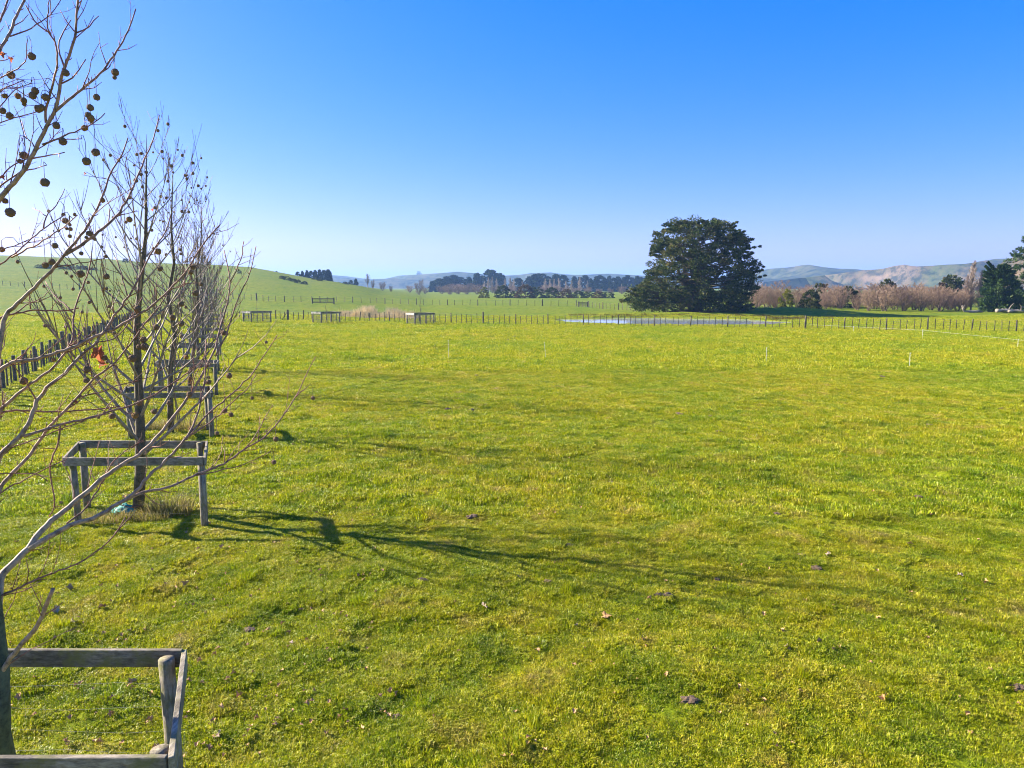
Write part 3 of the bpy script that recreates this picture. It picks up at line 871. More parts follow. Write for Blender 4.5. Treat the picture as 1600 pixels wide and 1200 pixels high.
# ------------------------------------------------------------------ tree guards
def guard_parts(o, seed, netting=True, bulk=1.0, pale=None, wr=1.0):
    rr = random.Random(seed)
    hw, hd, sh = 1.2, .625, .25
    cn = [Vector((-hw + sh, -hd, 0)), Vector((hw + sh, -hd, 0)), Vector((hw - sh, hd, 0)), Vector((-hw - sh, hd, 0))]
    TOP = 1.28; rh = .072 * bulk; th = .019
    side = (cn[2] - cn[1]).normalized()
    for i, c in enumerate(cn):                      # half-round posts just inside the corners
        inw = Vector((-math.copysign(.085, (i in (1, 2)) - .5), -math.copysign(.075, (i in (2, 3)) - .5), 0))
        p = c + inw
        mb = MB()
        r_ = .062 * bulk * rr.uniform(.9, 1.12)
        hgt = TOP - rr.uniform(.012, .03)
        mb.tube([p + Vector((0, 0, -.3)), p + Vector((rr.uniform(-.01, .01), 0, .5)), p + Vector((rr.uniform(-.01, .01), 0, hgt))], [r_, r_ * .98, r_ * .95], 10, cap=True)
        obj('post', mb.mesh('post', MAT['guard_post'], True), o)
    sag = [rr.uniform(-.012, .012) for _ in range(4)]
    def rail(a, b, out, z, ext, mt=None):
        d = (b - a).normalized(); L = (b - a).length
        a = a + Vector((0, 0, rr.uniform(-.012, .012))); b = b + Vector((0, 0, rr.uniform(-.012, .012))); d = (b - a).normalized()
        c = (a + b) / 2 + out * th + Vector((0, 0, z))
        mb = MB(); mb.box(c, d * (L / 2 + ext), out * th, Vector((0, 0, rh)))
        me = mb.mesh('rail', mt or MAT['guard'])
        bv = obj('rail', me, o)
        m = bv.modifiers.new('bevel', 'BEVEL'); m.width = .004; m.segments = 1
    nside = Vector((side.y, -side.x, 0))
    rail(cn[0], cn[1], Vector((0, -1, 0)), TOP - rh, .0)
    rail(cn[3], cn[2], Vector((0, 1, 0)), TOP - rh, .0)
    rail(cn[1], cn[2], nside, TOP - rh + .002, .036, MAT['guard_side'])
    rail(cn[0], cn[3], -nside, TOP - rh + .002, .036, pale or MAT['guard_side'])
    if netting:
        mb = MB()
        for a, b, out in ((cn[0], cn[1], Vector((0, -1, 0))), (cn[1], cn[2], nside), (cn[3], cn[2], Vector((0, 1, 0))), (cn[0], cn[3], -nside)):
            for z in (.08, .25, .42, .60, .80, 1.0):
                pts = [a.lerp(b, t) + out * (-.012) + Vector((0, 0, z + .02 * math.sin(t * 9 + z * 7))) for t in np.linspace(0, 1, 6)]
                mb.tube(pts, [.0008 * wr] * 6, 3, cap=False)
            L = (b - a).length; n_ = int(L / .16)
            for k in range(1, n_):
                q = a.lerp(b, k / n_) + out * (-.012)
                mb.tube([q + Vector((0, 0, .08)), q + Vector((0, 0, 1.0))], [.0007 * wr, .0007 * wr], 3, cap=False)
        n_o = obj('wire_netting', mb.mesh('wire_netting', MAT['wire']), o)

ROW = [(-3.58, 4.63), (-6.79, 12.52), (-9.88, 20.0), (-12.9, 27.8)] + [(-12.9 - 3.1 * k, 27.8 + 7.7 * k) for k in range(1, 7)]
GL = ['nearest weathered timber tree guard, cut by the bottom left corner', 'timber tree guard with turquoise plastic at its foot', 'third timber tree guard of the row from the camera'] + ['timber tree guard, %s of the row from the camera' % ORD[i] for i in range(3, 10)]
for i, (x, y) in enumerate(ROW):
    o = thing('tree_guard', GL[i], 'tree guard', (x, y, gz(x, y)), 0 if i < 2 else random.Random(i).uniform(-.06, .06), 'timber guards around the row of plane trees')
    guard_parts(o, i, i < 4)
for i, (px, py, lab) in enumerate([(402, 504, 'far tree guard at the left of the three along the far fence'), (510, 505, 'far tree guard in the middle of the three along the far fence'), (657, 507, 'far tree guard at the right of the three along the far fence')]):
    g0 = ground(px, py)
    o = thing('tree_guard', lab, 'tree guard', g0, math.radians(40 if i < 2 else 28), 'guards along the far fence')
    guard_parts(o, 50 + i, True, 1.35, MAT['sunlit_timber'], 11.0)
    hgt = [3.6, 3.4, 4.3][i]
    twig_tree('sapling', ['thin bare sapling in the left far guard', 'thin bare sapling in the middle far guard', 'thin bare sapling in the right far guard'][i], 'tree', g0, hgt, SAPL[i % 2], 'saplings in the far guards', i, 1.0)

# ------------------------------------------------------------------ plane tree nearest the camera, traced limb by limb
T1 = Vector((ROW[0][0] - .05, ROW[0][1] + .05, gz(*ROW[0])))
t1 = thing('plane_tree', 'nearest bare plane tree reaching in from the left, hung with large seed balls', 'tree', T1, 0, 'bare plane trees in the guarded row')
DT = 4.95
trunk_px = [(-8, 1290), (-7, 1150), (-8, 1050), (-17, 960), (-30, 860), (-48, 740), (-62, 600), (-70, 470), (-72, 330), (-70, 180), (-66, 20), (-60, -140)]
def tr_pt(py):
    ys_ = [q[1] for q in trunk_px]; xs_ = [q[0] for q in trunk_px]
    px = np.interp(-py, [-y for y in ys_], xs_)
    return at_depth(px, py, DT)
mb = MB()
tp = [T1 + Vector((0, 0, -.1))] + [at_depth(px, py, DT) for px, py in trunk_px[1:]]
mb.tube(tp, [.10, .092, .088, .082, .075, .068, .06, .052, .044, .036, .028, .018], 12, 1.0)
MAT['moss_trunk'] = bark_mat('moss_covered_bark', (.05, .05, .03), (.06, .07, .035), (.075, .095, .045))
obj('trunk', mb.mesh('trunk', MAT['moss_trunk'], True), t1, -T1)
# (start: 't' = grows from the trunk; pixels; radius px start, end; depth change at the tip)
LIMBS = [
 ('t', [(0, 310), (13, 295), (37, 268), (53, 238), (66, 212), (73, 196), (86, 174), (93, 143), (97, 117), (101, 103), (110, 82), (117, 60), (120, 49), (119, 24), (122, 0), (124, -30)], 5.2, 1.3, -.3),
 (0, [(86, 174), (99, 163), (117, 148), (139, 132), (158, 114), (176, 92), (191, 66), (203, 42), (212, 14)], 2.4, .9, .2),
 (0, [(72, 192), (70, 174), (81, 139), (90, 103), (90, 79), (89, 70), (79, 53), (64, 43), (55, 35), (40, 8)], 2.0, .8, -.3),
 (0, [(100, 103), (92, 82), (89, 70), (99, 48), (111, 31)], 1.6, .7, .2),
 (0, [(79, 53), (75, 45), (73, 27), (77, 0)], 1.1, .7, -.2),
 ('t', [(3, 77), (9, 62), (15, 55), (24, 27), (39, 0), (48, -25)], 3.4, 1.6, .3),
 (5, [(15, 57), (40, 49), (60, 37), (79, 24), (95, 0)], 1.3, .7, .3),
 ('t', [(0, 33), (13, 0), (20, -30)], 2.2, 1.4, .5),
 ('t', [(0, 121), (33, 104), (44, 92), (40, 77), (43, 62)], 1.6, .6, -.3),
 ('t', [(0, 141), (15, 134), (38, 125)], 1.4, .7, .2),
 ('t', [(15, 134), (37, 147), (64, 163)], 1.2, .7, .1),
 ('t', [(2, 167), (22, 139), (50, 130)], 1.2, .6, -.2),
 ('t', [(0, 191), (27, 183), (57, 175)], 1.5, .7, .2),
 (0, [(97, 130), (117, 121), (125, 106), (134, 93)], 1.3, .7, -.2),
 (0, [(120, 51), (139, 42), (154, 25)], 1.3, .7, .2),
 (0, [(66, 226), (84, 220), (110, 209), (132, 200), (152, 189), (164, 177)], 1.6, .7, .1),
 (15, [(100, 218), (116, 218), (128, 217)], 1.0, .7, -.1),
 (0, [(49, 248), (73, 244), (101, 238)], 1.3, .7, -.2),
 (0, [(36, 268), (60, 262), (73, 258)], 1.2, .6, -.2),
 ('t', [(0, 279), (11, 264), (24, 255), (49, 246)], 1.3, .8, -.1),
 ('t', [(0, 290), (16, 279), (33, 268)], 2.0, 1.2, 0),
 (0, [(55, 232), (48, 220), (40, 213), (36, 200), (34, 189)], 1.2, .6, .2),
 ('t', [(-4, 560), (2, 525), (6, 502), (10, 490), (31, 471), (52, 452), (69, 435), (83, 421), (99, 400), (117, 380), (139, 350), (156, 319), (165, 292), (172, 270), (191, 242), (200, 215)], 5.2, .9, .2),
 (22, [(101, 398), (125, 385), (150, 365), (170, 350), (185, 334), (198, 314), (212, 284), (230, 240), (240, 217), (249, 180)], 2.9, .8, .6),
 (23, [(170, 350), (170, 338), (171, 326)], 1.2, .7, .1),
 ('t', [(0, 414), (24, 396), (51, 370), (70, 356), (101, 336)], 1.9, .8, .3),
 (25, [(68, 357), (71, 337), (92, 317), (101, 295)], 1.4, .6, .2),
 (26, [(71, 337), (62, 330), (51, 325)], .9, .5, .2),
 (25, [(18, 402), (60, 381), (88, 363), (108, 348), (121, 336)], 1.5, .7, -.2),
 ('t', [(4, 389), (27, 383), (46, 374)], 1.3, .8, .3),
 (22, [(86, 418), (120, 412), (145, 407), (163, 404)], 1.2, .6, .2),
 ('t', [(0, 495), (25, 490), (52, 483), (73, 486), (104, 486), (123, 481)], 2.2, 1.0, .5),
 (31, [(48, 483), (46, 470), (46, 460)], 1.1, .7, 0),
 (31, [(25, 489), (45, 475), (67, 466), (75, 455)], 1.3, .6, .2),
 ('t', [(0, 575), (21, 565), (62, 560), (87, 552), (117, 542), (146, 527), (177, 515), (202, 501), (233, 482), (254, 464), (275, 443), (294, 420), (305, 400), (322, 375), (343, 352)], 4.2, 1.0, .6),
 ('t', [(0, 640), (10, 631), (42, 604), (73, 583), (90, 567), (102, 552), (116, 528), (114, 490), (125, 458), (135, 435), (142, 410), (143, 396)], 3.6, .9, .4),
 (35, [(113, 488), (98, 473), (83, 460), (77, 450), (71, 440)], 1.4, .7, .2),
 ('t', [(0, 710), (19, 693), (35, 678), (50, 651), (56, 627), (73, 606), (100, 585), (125, 558), (146, 540), (156, 527), (177, 496), (200, 465), (217, 437), (231, 404), (245, 382), (260, 362), (267, 335)], 5.2, .9, .5),
 (37, [(57, 627), (50, 612), (42, 600), (30, 580), (8, 562)], 1.4, .7, -.2),
 ('t', [(0, 643), (31, 641), (62, 643), (94, 644), (125, 641), (156, 639), (187, 635)], 2.4, 1.0, .5),
 (37, [(37, 682), (73, 670), (98, 662), (129, 656), (167, 645), (208, 632), (233, 622), (267, 601), (285, 589), (310, 570), (326, 548)], 2.6, .8, .9),
 ('t', [(12, 703), (52, 687), (94, 670), (135, 657)], 1.6, .8, .3),
 ('t', [(0, 762), (21, 737), (46, 712), (69, 678), (92, 649), (117, 627), (142, 596), (177, 569), (206, 535), (225, 506), (246, 483), (262, 458)], 4.0, .9, .7),
 ('t', [(0, 900), (29, 872), (46, 855), (62, 832), (83, 810), (110, 791), (137, 766), (160, 747), (194, 724), (219, 710), (252, 676), (279, 641), (300, 614), (321, 576), (337, 543), (344, 512), (356, 472), (360, 440), (355, 412), (350, 391)], 7.0, .9, 1.4),
 (43, [(337, 556), (356, 518), (365, 487), (375, 460), (390, 430), (400, 385)], 1.8, .8, .4),
 (43, [(360, 440), (375, 412), (381, 377)], 1.3, .8, .1),
 (43, [(46, 857), (73, 841), (108, 821), (146, 810), (187, 787), (217, 764), (231, 743), (250, 728), (271, 707), (290, 687), (306, 657), (317, 612), (321, 582), (322, 530)], 5.0, .9, .8),
 (46, [(290, 687), (319, 653), (358, 618), (375, 603), (396, 582), (412, 557), (433, 524)], 1.9, .8, .8),
 (46, [(296, 681), (308, 674), (337, 653), (367, 624), (385, 610), (400, 585)], 1.5, .7, .5),
 (46, [(190, 784), (225, 768), (250, 765), (275, 757), (302, 743), (333, 732), (358, 720), (383, 701), (412, 685), (431, 664), (448, 643), (465, 616), (475, 593), (487, 568), (493, 557)], 3.0, .8, 1.9),
 (49, [(387, 697), (404, 674), (412, 655), (427, 632)], 1.2, .6, .3),
 (49, [(305, 743), (335, 738), (367, 730), (396, 720), (423, 705)], 1.3, .6, .5),
 (49, [(460, 622), (470, 612), (481, 604)], 1.0, .6, .1),
 ('t', [(0, 930), (20, 923), (53, 907), (90, 893), (117, 883), (143, 868), (167, 849), (183, 830), (196, 808)], 2.4, .9, .3),
 (53, [(180, 833), (192, 820), (208, 805)], 1.1, .6, .1),
 ('t', [(15, 1030), (33, 1007), (55, 983), (65, 967), (73, 943), (83, 920)], 4.6, 2.8, -.2),
 (40, [(94, 664), (92, 693), (79, 720), (77, 745), (85, 770), (85, 797), (77, 807)], 1.6, 1.0, .1),
 ('t', [(0, 737), (25, 741), (56, 738), (75, 752)], 1.3, .7, .1),
 ('t', [(0, 770), (31, 753), (60, 738), (83, 726), (104, 718)], 1.6, .8, .3),
 (43, [(104, 818), (133, 797), (150, 770), (162, 749), (173, 724), (200, 701), (225, 687)], 1.7, .8, .4),
 (37, [(200, 465), (192, 440), (187, 415), (180, 402)], 1.3, .8, .1),
 (37, [(150, 535), (175, 532), (195, 515), (208, 490), (222, 465)], 1.3, .7, .3),
 (42, [(120, 622), (160, 612), (190, 600), (230, 590), (262, 572)], 1.3, .7, .4),
 (34, [(60, 560), (90, 535), (108, 520), (101, 505)], 1.2, .6, .1),
 (43, [(300, 614), (304, 590), (318, 560), (322, 540)], 1.2, .7, .2),
]
limb3 = []           # per limb: pixels, depths
for li, (st, pxs, r0, r1, dd) in enumerate(LIMBS):
    if st == 't':
        x0, y0 = pxs[0]
        s0 = y0 + 55 + (0 if r0 < 2 else 45)
        if li == 55:
            pxs = [(-8, 1066)] + pxs
        else:
            tx = float(np.interp(-s0, [-q[1] for q in trunk_px], [q[0] for q in trunk_px]))
            pxs = [(tx, s0), ((tx + x0) / 2 + 4, (s0 + y0) / 2 - 6)] + pxs
        d0 = DT
    else:
        P0 = np.array(pxs[0]); pp, pd = limb3[st]
        d0 = float(pd[np.argmin(((np.array(pp) - P0) ** 2).sum(1))])
    ln = np.concatenate([[0], np.cumsum([math.hypot(b[0] - a[0], b[1] - a[1]) for a, b in zip(pxs[:-1], pxs[1:])])])
    tt = ln / ln[-1]
    # resample smoothly with small wobble
    nseg = max(4, int(ln[-1] / 9))
    ts = np.linspace(0, 1, nseg + 1)
    rr = random.Random(900 + li)
    qx = np.interp(ts, tt, [q[0] for q in pxs]); qy = np.interp(ts, tt, [q[1] for q in pxs])
    if nseg > 6:
        for _ in range(1):
            qx[1:-1] = .25 * qx[:-2] + .5 * qx[1:-1] + .25 * qx[2:]; qy[1:-1] = .25 * qy[:-2] + .5 * qy[1:-1] + .25 * qy[2:]
    jit = np.array([rr.gauss(0, .75) for _ in ts]) * np.sin(ts * math.pi); jit2 = np.array([rr.gauss(0, .75) for _ in ts]) * np.sin(ts * math.pi)
    qx = qx + jit; qy = qy + jit2
    dep = d0 + dd * ts ** 1.2
    limb3.append((np.stack([qx, qy], 1), dep))
    mb = MB()
    P3 = [at_depth(a, b, c) for a, b, c in zip(qx, qy, dep)]
    rad = [(r0 + (r1 - r0) * t ** .75) * DT / F for t in ts]
    mb.tube(P3, rad, 8 if r0 > 2 else 6, tints=[min(1, max(0, (q / (DT / F) - .8) / 4.5)) for q in rad])
    # spur twigs with buds, alternate sides
    acc = 0; sgn = 1
    for j in range(2, len(P3) - 1):
        if rr.random() < (.55 if r0 < 3.2 or ts[j] > .5 else .16):
            d = (P3[j + 1] - P3[j]).normalized()
            sd = d.cross(ray(800, 448)).normalized() * sgn
            sgn = -sgn
            L = rr.uniform(.02, .07) if rr.random() < .75 else rr.uniform(.10, .26)
            dv = (d * .7 + sd * .8 + Vector((0, rr.uniform(-.6, .6), .25))).normalized()
            e = P3[j] + dv * L * .55
            e2 = e + (dv + Vector((rr.uniform(-.3, .3), 0, .45))).normalized() * L * .45
            rb = min(rad[j] * .55, .0042)
            mb.tube([P3[j], e, e2], [rb, rb * .75, rb * .45], 4, 0.05)
            if L > .09:
                mb.tube([e, e + (dv - sd * 1.1).normalized() * L * .25], [rb * .6, rb * .35], 4, .05)
    for j in range(3, len(P3) - 2):
        if r0 > 1.4 and rr.random() < .085:
            d = (P3[j + 1] - P3[j]).normalized(); L = rr.uniform(.18, .5)
            dv = (d * .75 + Vector((rr.uniform(-.8, .8), rr.uniform(-1, 1), rr.uniform(-.1, .9)))).normalized()
            q = [P3[j]]
            for k in range(5):
                dv = (dv + Vector((rr.gauss(0, .16), rr.gauss(0, .16), rr.gauss(.06, .16)))).normalized(); q.append(q[-1] + dv * L / 5)
            rb = min(rad[j] * .5, .0045)
            mb.tube(q, [rb * (1 - .12 * k) for k in range(6)], 5, .12)
            for k in (2, 3, 4):
                if rr.random() < .7:
                    e = (q[k + 1] - q[k]).normalized() + Vector((rr.uniform(-.9, .9), rr.uniform(-.9, .9), rr.uniform(-.3, .9)))
                    mb.tube([q[k], q[k] + e.normalized() * L * rr.uniform(.12, .3)], [rb * .55, rb * .35], 4, .05)
    obj('branch', mb.mesh('branch', MAT['bark'], True), t1, -T1)

# seed balls on thin stalks: each is a part with its stalk
def ball_mesh(name, mat, seed):
    import bmesh
    bm = bmesh.new()
    bmesh.ops.create_icosphere(bm, subdivisions=3, radius=1.0)
    rr = random.Random(seed)
    for v_ in bm.verts: v_.co *= 1 + rr.uniform(-.13, .10)
    me = bpy.data.meshes.new(name); bm.to_mesh(me); bm.free()
    me.materials.append(mat)
    return me
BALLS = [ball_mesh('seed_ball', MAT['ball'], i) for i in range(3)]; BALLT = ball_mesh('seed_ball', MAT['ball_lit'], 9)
balls = [(49.5, 88, 5.8), (17, 117, 6), (7, 150, 4, 1), (28, 150, 4.8, 1), (55, 142, 5.5), (51, 149, 5.6), (37, 157, 4.8), (38, 163, 3.2), (71, 152, 5.6), (103, 114, 5.4), (60, 170, 6), (65, 168, 5), (4, 173, 5), (15, 181, 5.6),
 (151, 152, 5), (141, 168, 5.4), (138, 180, 5), (142, 185, 5.3, 1), (132, 200, 4.8, 1), (88, 196, 5.5), (180, 113, 5.5), (179, 121, 3.3), (98, 221, 6.2), (149.5, 238, 6.2), (135, 252, 6.2), (37, 243, 6.2), (31, 252, 3.8), (70, 285, 6.8), (8, 314, 4.4), (16, 332, 7.2),
 (102, 345, 4.8), (109, 351, 2.6, 1), (110, 358, 3.2, 1), (104, 357, 2.6), (109, 369, 3, 1), (86, 384, 4.6), (71, 414, 4.8), (81, 409, 5), (140, 365, 4.6), (135, 371, 2.8), (160, 313, 4, 1), (202, 343, 4.6, 1), (127, 396, 3.2), (3, 390, 4.4, 1), (212, 282, 3.6),
 (126, 428, 5.8), (166, 432, 4.9), (215, 483, 5.6), (126, 535, 5), (136, 577, 5.8), (135, 594, 4.6), (37, 595, 6), (207, 560, 6), (224, 531, 5.4), (226, 542, 6), (218, 542, 4.4), (244, 511, 4.8), (84, 562, 3.4, 1), (163, 559, 4.6),
 (305, 458, 4.6), (283, 475, 4.4), (270, 496, 4.6), (283, 506, 4.6), (298, 425, 4.2), (350, 520, 4.4), (358, 587, 4.5), (326, 597, 4), (351, 642, 4.2), (361, 648, 3.8), (296, 616, 4.4), (297, 592, 4, 1), (291, 558, 3.6, 1), (241, 643, 4.6), (211, 649, 5.2, 1), (265, 629, 4.4), (218, 630, 4.6), (175, 650, 4.8),
 (394, 622, 2.9), (431, 686, 4), (428, 722, 3.8), (489, 622, 3.3), (339, 677, 3.4), (298, 670, 3.6, 1), (247, 393, 5, 1), (302, 417, 4.4), (314, 444, 3.2), (250, 420, 4.2)]
allp = np.concatenate([a for a, _ in limb3]); alld = np.concatenate([b for _, b in limb3])
rr = random.Random(4)
for bd in balls:
    bx, by, br = bd[:3]; lit = len(bd) > 3
    dv = allp - np.array([bx, by])
    dist = np.abs(dv[:, 0]) * 1.1 + np.abs(dv[:, 1] + 26)          # prefer an anchor about 26 px above
    dist[dv[:, 1] > -7] += 400
    k = int(np.argmin(dist))
    dB = float(alld[k])
    c = at_depth(bx, by, dB)
    s = br * dB / F
    bo = obj('seed_ball', BALLT if lit else BALLS[rr.randrange(3)], t1, c - T1, (rr.uniform(0, 6), rr.uniform(0, 6), 0), s)
    an = at_depth(*allp[k], dB)
    topz = max(an.z + .02, c.z + .09)
    pts = [c + Vector((0, 0, s * .8)), Vector((c.x + .003, c.y, c.z + (topz - c.z) * .75)), Vector((c.x + (an.x - c.x) * .3, c.y, topz)), Vector((c.x + (an.x - c.x) * .75, c.y, topz - .004)), an]
    mb = MB(); mb.tube(pts, [.0022] * 5, 4, cap=False)
    so = obj('stalk', mb.mesh('stalk', MAT['stalk']), t1, -T1)

# hanging dead leaves: lobed, curled
def leaf_mesh(name, mat, seed, curl):
    rr = random.Random(seed)
    n_ = 15; mb = MB()
    out = []
    for i in range(n_):
        a = 2 * math.pi * i / n_
        r_ = .5 * (1 + .24 * math.cos(5 * a)) * rr.uniform(.75, 1.15)
        x, y = r_ * math.cos(a) * .75, r_ * math.sin(a)
        out.append(Vector((x, y, curl * (x * x * 2.4 - y * y * .5) + rr.uniform(-.10, .10))))
    mb.v = [Vector((0, 0, -.04))] + out; mb.t = [.5] * (n_ + 1)
    mb.f = [(0, 1 + i, 1 + (i + 1) % n_) for i in range(n_)]
    me = mb.mesh(name, mat)
    return me
_m, _n, _b = M('hanging_dead_leaf'); _c = nd(_n, 'ShaderNodeRGB'); _c.outputs[0].default_value = (.42, .13, .06, 1)
leafy(_m, _n, _b, _c.outputs[0], .5, .6); MAT['leaf_red'] = _m
HL = [leaf_mesh('hanging_leaf', MAT['leaf_red'], i, .9) for i in range(2)]
for i, (px, py, sz, rot) in enumerate([(6, 86, 17, (1.3, .4, 0)), (16, 93, 16, (1.5, -.5, 1)), (154, 552, 40, (1.45, .1, .4)), (157, 568, 26, (1.5, .5, 2)), (6, 277, 14, (1.2, 0, 0)), (132, 271, 8, (1.5, 0, 1.2)), (239, 328, 8, (1.4, .3, 0)), (120, 628, 10, (1.3, .3, 0))]):
    k = int(np.argmin(((allp - np.array([px, py])) ** 2).sum(1))); dB = float(alld[k]) - .01
    obj('leaf', HL[i % 2], t1, at_depth(px, py, dB) - T1, rot, (sz * .55 * dB / F, sz * .55 * dB / F, sz * dB / F))

# ------------------------------------------------------------------ the other plane trees of the row
TL = ['bare plane tree growing from the guard with the turquoise plastic', 'bare plane tree in the third guard of the row'] + ['bare plane tree in the %s guard of the row' % ORD[i] for i in range(3, 10)]
TH = [(229, 210, 1), (271, 240, 2), (316, 305, 3), (318, 352, 4), (320, 390, 5), (320, 402, 6), (324, 412, 7), (328, 422, 8), (331, 430, 9)]
for i, (tx, ty, ri) in enumerate(TH):
    x, y = ROW[ri]
    if ri == 1: x, y = -7.02, 12.75
    z0 = gz(x, y)
    top = at_y(tx, ty, y)
    b0 = Vector((x, y, z0))
    tr = thing('plane_tree', TL[i], 'tree', b0, 0, 'bare plane trees in the guarded row')
    hgt = (top - b0).length
    dmy = MB()
    nb = [38, 40, 40, 34, 26, 24, 22, 20, 20][i]
    top_l = top - b0
    pts, rad, lines = bare_branches(dmy, (0, 0, -.1), top_l, [.105, .092, .085, .085, .09, .09, .09, .09, .09][i], nb, .52, [.50, .46, .46, .46, .5, .5, .5, .5, .5][i], 700 + i, [8, 8, 7, 7, 8, 8, 8, 8, 8][i], .75, .16, wob=.025, lenpow=.62)
    minr = .0028 * max(1, y / 13)
    mb = MB(); mb.tube(pts, rad, 9, 1.0)
    obj('trunk', mb.mesh('trunk', MAT['trunk'], True), tr)
    rest = MB(); sb = MB(); rr = random.Random(60 + i)
    for bi, (bp, br, tw) in enumerate(lines):
        tgt = MB() if i < 3 else rest
        tgt.tube(bp, [max(q, minr * 1.3) for q in br], 5 if i < 2 else 4, tints=[.75, .6, .45, .35, .25, .15, .05], cap=False)
        for tp_, tr_ in tw:
            tgt.tube(tp_, [max(q, minr) for q in tr_], 3, .06, cap=False)
            if rr.random() < ([.27, .20, .12, .05, 0, 0, 0, 0, 0][i]):
                q = tp_[rr.choice((1, 2, 3))]
                L = rr.uniform(.08, .2); r_ = .030
                c = q + Vector((rr.uniform(-.03, .03), 0, -L))
                sb.tube([q, q + Vector((0, 0, .02)), c], [.003] * 3, 3, cap=False)
                for lat in range(1):
                    m_ = [c + Vector((0, 0, r_)), c + Vector((0, 0, r_ * .7)), c, c - Vector((0, 0, r_ * .7)), c - Vector((0, 0, r_))]
                    sb.tube(m_, [.004, r_ * .75, r_, r_ * .75, .004], 7)
        if i < 3: obj('branch', tgt.mesh('branch', MAT['bark_row']), tr)
    if i >= 3: obj('crown', rest.mesh('crown', MAT['greytwig']), tr)
    if sb.v:
        so = obj('seed_balls', sb.mesh('seed_balls', MAT['ball'], True), tr); so['kind'] = 'stuff'

# ------------------------------------------------------------------ small things on the ground
def blades(name, mat, n_, rad, hgt, wdt, seed, lean=.5, ell=1.0, tmax=1.0):
    r = np.random.default_rng(seed)
    a = r.random(n_) * 2 * math.pi; R = rad * np.sqrt(r.random(n_))
    bx = R * np.cos(a); by = R * np.sin(a) * ell
    la = a + r.normal(size=n_) * .9
    h_ = hgt * (.45 + .75 * r.random(n_)); ln = lean * h_ * (.3 + r.random(n_))
    sa = r.random(n_) * math.pi
    wx = np.cos(sa) * wdt * .5; wy = np.sin(sa) * wdt * .5
    dx = np.cos(la) * ln; dy = np.sin(la) * ln
    z0 = -.02 * np.ones(n_)
    v = np.stack([np.stack([bx - wx, by - wy, z0], 1), np.stack([bx + wx, by + wy, z0], 1),
                  np.stack([bx + dx * .35 + wx * .8, by + dy * .35 + wy * .8, h_ * .6], 1), np.stack([bx + dx * .35 - wx * .8, by + dy * .35 - wy * .8, h_ * .6], 1),
                  np.stack([bx + dx, by + dy, h_ * (1 - .25 * lean)], 1)], 1).reshape(-1, 3)
    k = np.arange(n_)[:, None] * 5
    t1_ = np.concatenate([k + np.array([[0, 1, 2]]), k + np.array([[0, 2, 3]]), k + np.array([[3, 2, 4]])])
    tint = np.repeat(r.random(n_) * tmax, 5)
    return np_mesh(name, v, t1_, mat, tint)

tus = [(266, 806, .42, .42, 'grey-green grass tussock right of the trunk in the second guard'), (238, 815, .35, .26, 'low yellowish tussock in front of the trunk in the second guard'), (160, 815, .5, .22, 'low rough grass along the left front of the second guard'), (292, 672, .55, .45, 'dry tussock in the third guard'), (245, 672, .45, .3, 'rough grass left of the trunk in the third guard'), (305, 622, .6, .45, 'dry tussock in the fourth guard')]
for i, (px, py, rad_, hg, lab) in enumerate(tus):
    g0 = ground(px, py)
    thing('grass_tussock', lab, 'tussock', g0, 0, None, blades('grass_tussock', MAT['tussock'], 520, rad_, hg, .009, 800 + i, .7, .6))

# turquoise plastic: a crumpled sheet
g0 = ground(196, 803)
n_ = 22; vv = []; rr = random.Random(5)
for j in range(n_):
    for i in range(n_):
        u_, v_ = i / (n_ - 1) - .5, j / (n_ - 1) - .5
        x, y = u_ * .48 * (1 - .5 * v_ * v_), v_ * .34
        z = .03 + .09 * abs(mnoise.noise(Vector((u_ * 7, v_ * 7, 3)))) + .11 * math.exp(-(u_ * u_ + v_ * v_) * 9) + .03 * mnoise.noise(Vector((u_ * 19, v_ * 19, 1)))
        vv.append((x + .02 * mnoise.noise(Vector((u_ * 9, v_ * 9, 8))), y, z * (1 - 1.3 * max(abs(u_), abs(v_)) ** 3)))
ii = np.arange(n_ * n_).reshape(n_, n_)
ff = np.stack([ii[:-1, :-1].ravel(), ii[:-1, 1:].ravel(), ii[1:, 1:].ravel(), ii[1:, :-1].ravel()], 1)
thing('plastic_sheet', 'crumpled turquoise plastic sheet at the foot of the second tree', 'plastic', g0 + Vector((0, 0, .02)), .2, None, np_mesh('plastic_sheet', np.array(vv), ff, MAT['teal']))

# electric fence standards and tape
stn = [(701, 561, 30, 'white electric fence standard left of centre in the paddock'), (853, 560, 26, 'leaning thin white standard in the middle of the paddock'), (1197, 567, 24, 'white standard right of centre, below the pond'), (1421, 573, 22, 'white standard standing nearest the right edge of the paddock'),
       (1333, 520, 10, 'small white standard at the left end of the white tape'), (1441, 530, 15, 'white standard holding the middle of the white tape'), (1590, 544, 14, 'white standard at the right end of the white tape')]
tp_ = []
for i, (px, py, hp_, lab) in enumerate(stn):
    g0 = ground(px, py); k = g0.y / F
    o = thing('electric_fence_standard', lab, 'fence standard', g0, 0, 'temporary electric fence standards')
    mb = MB(); lean = .12 if i == 1 else .02
    hh = hp_ * k
    mb.tube([(0, 0, -.1), (-lean * .5, 0, hh * .5), (-lean, 0, hh)], [.009 * max(1, g0.y / 55)] * 3, 6); obj('rod', mb.mesh('rod', MAT['white']), o)
    mb = MB()
    for z in (.45, .75, .95): mb.tube([(-lean * z, -.03, hh * z), (-lean * z + .04, -.03, hh * z + .02)], [.012, .01], 5)
    obj('clip', mb.mesh('clip', MAT['white']), o)
    if i > 3: tp_.append(g0 + Vector((0, -.02, hh * .9)))
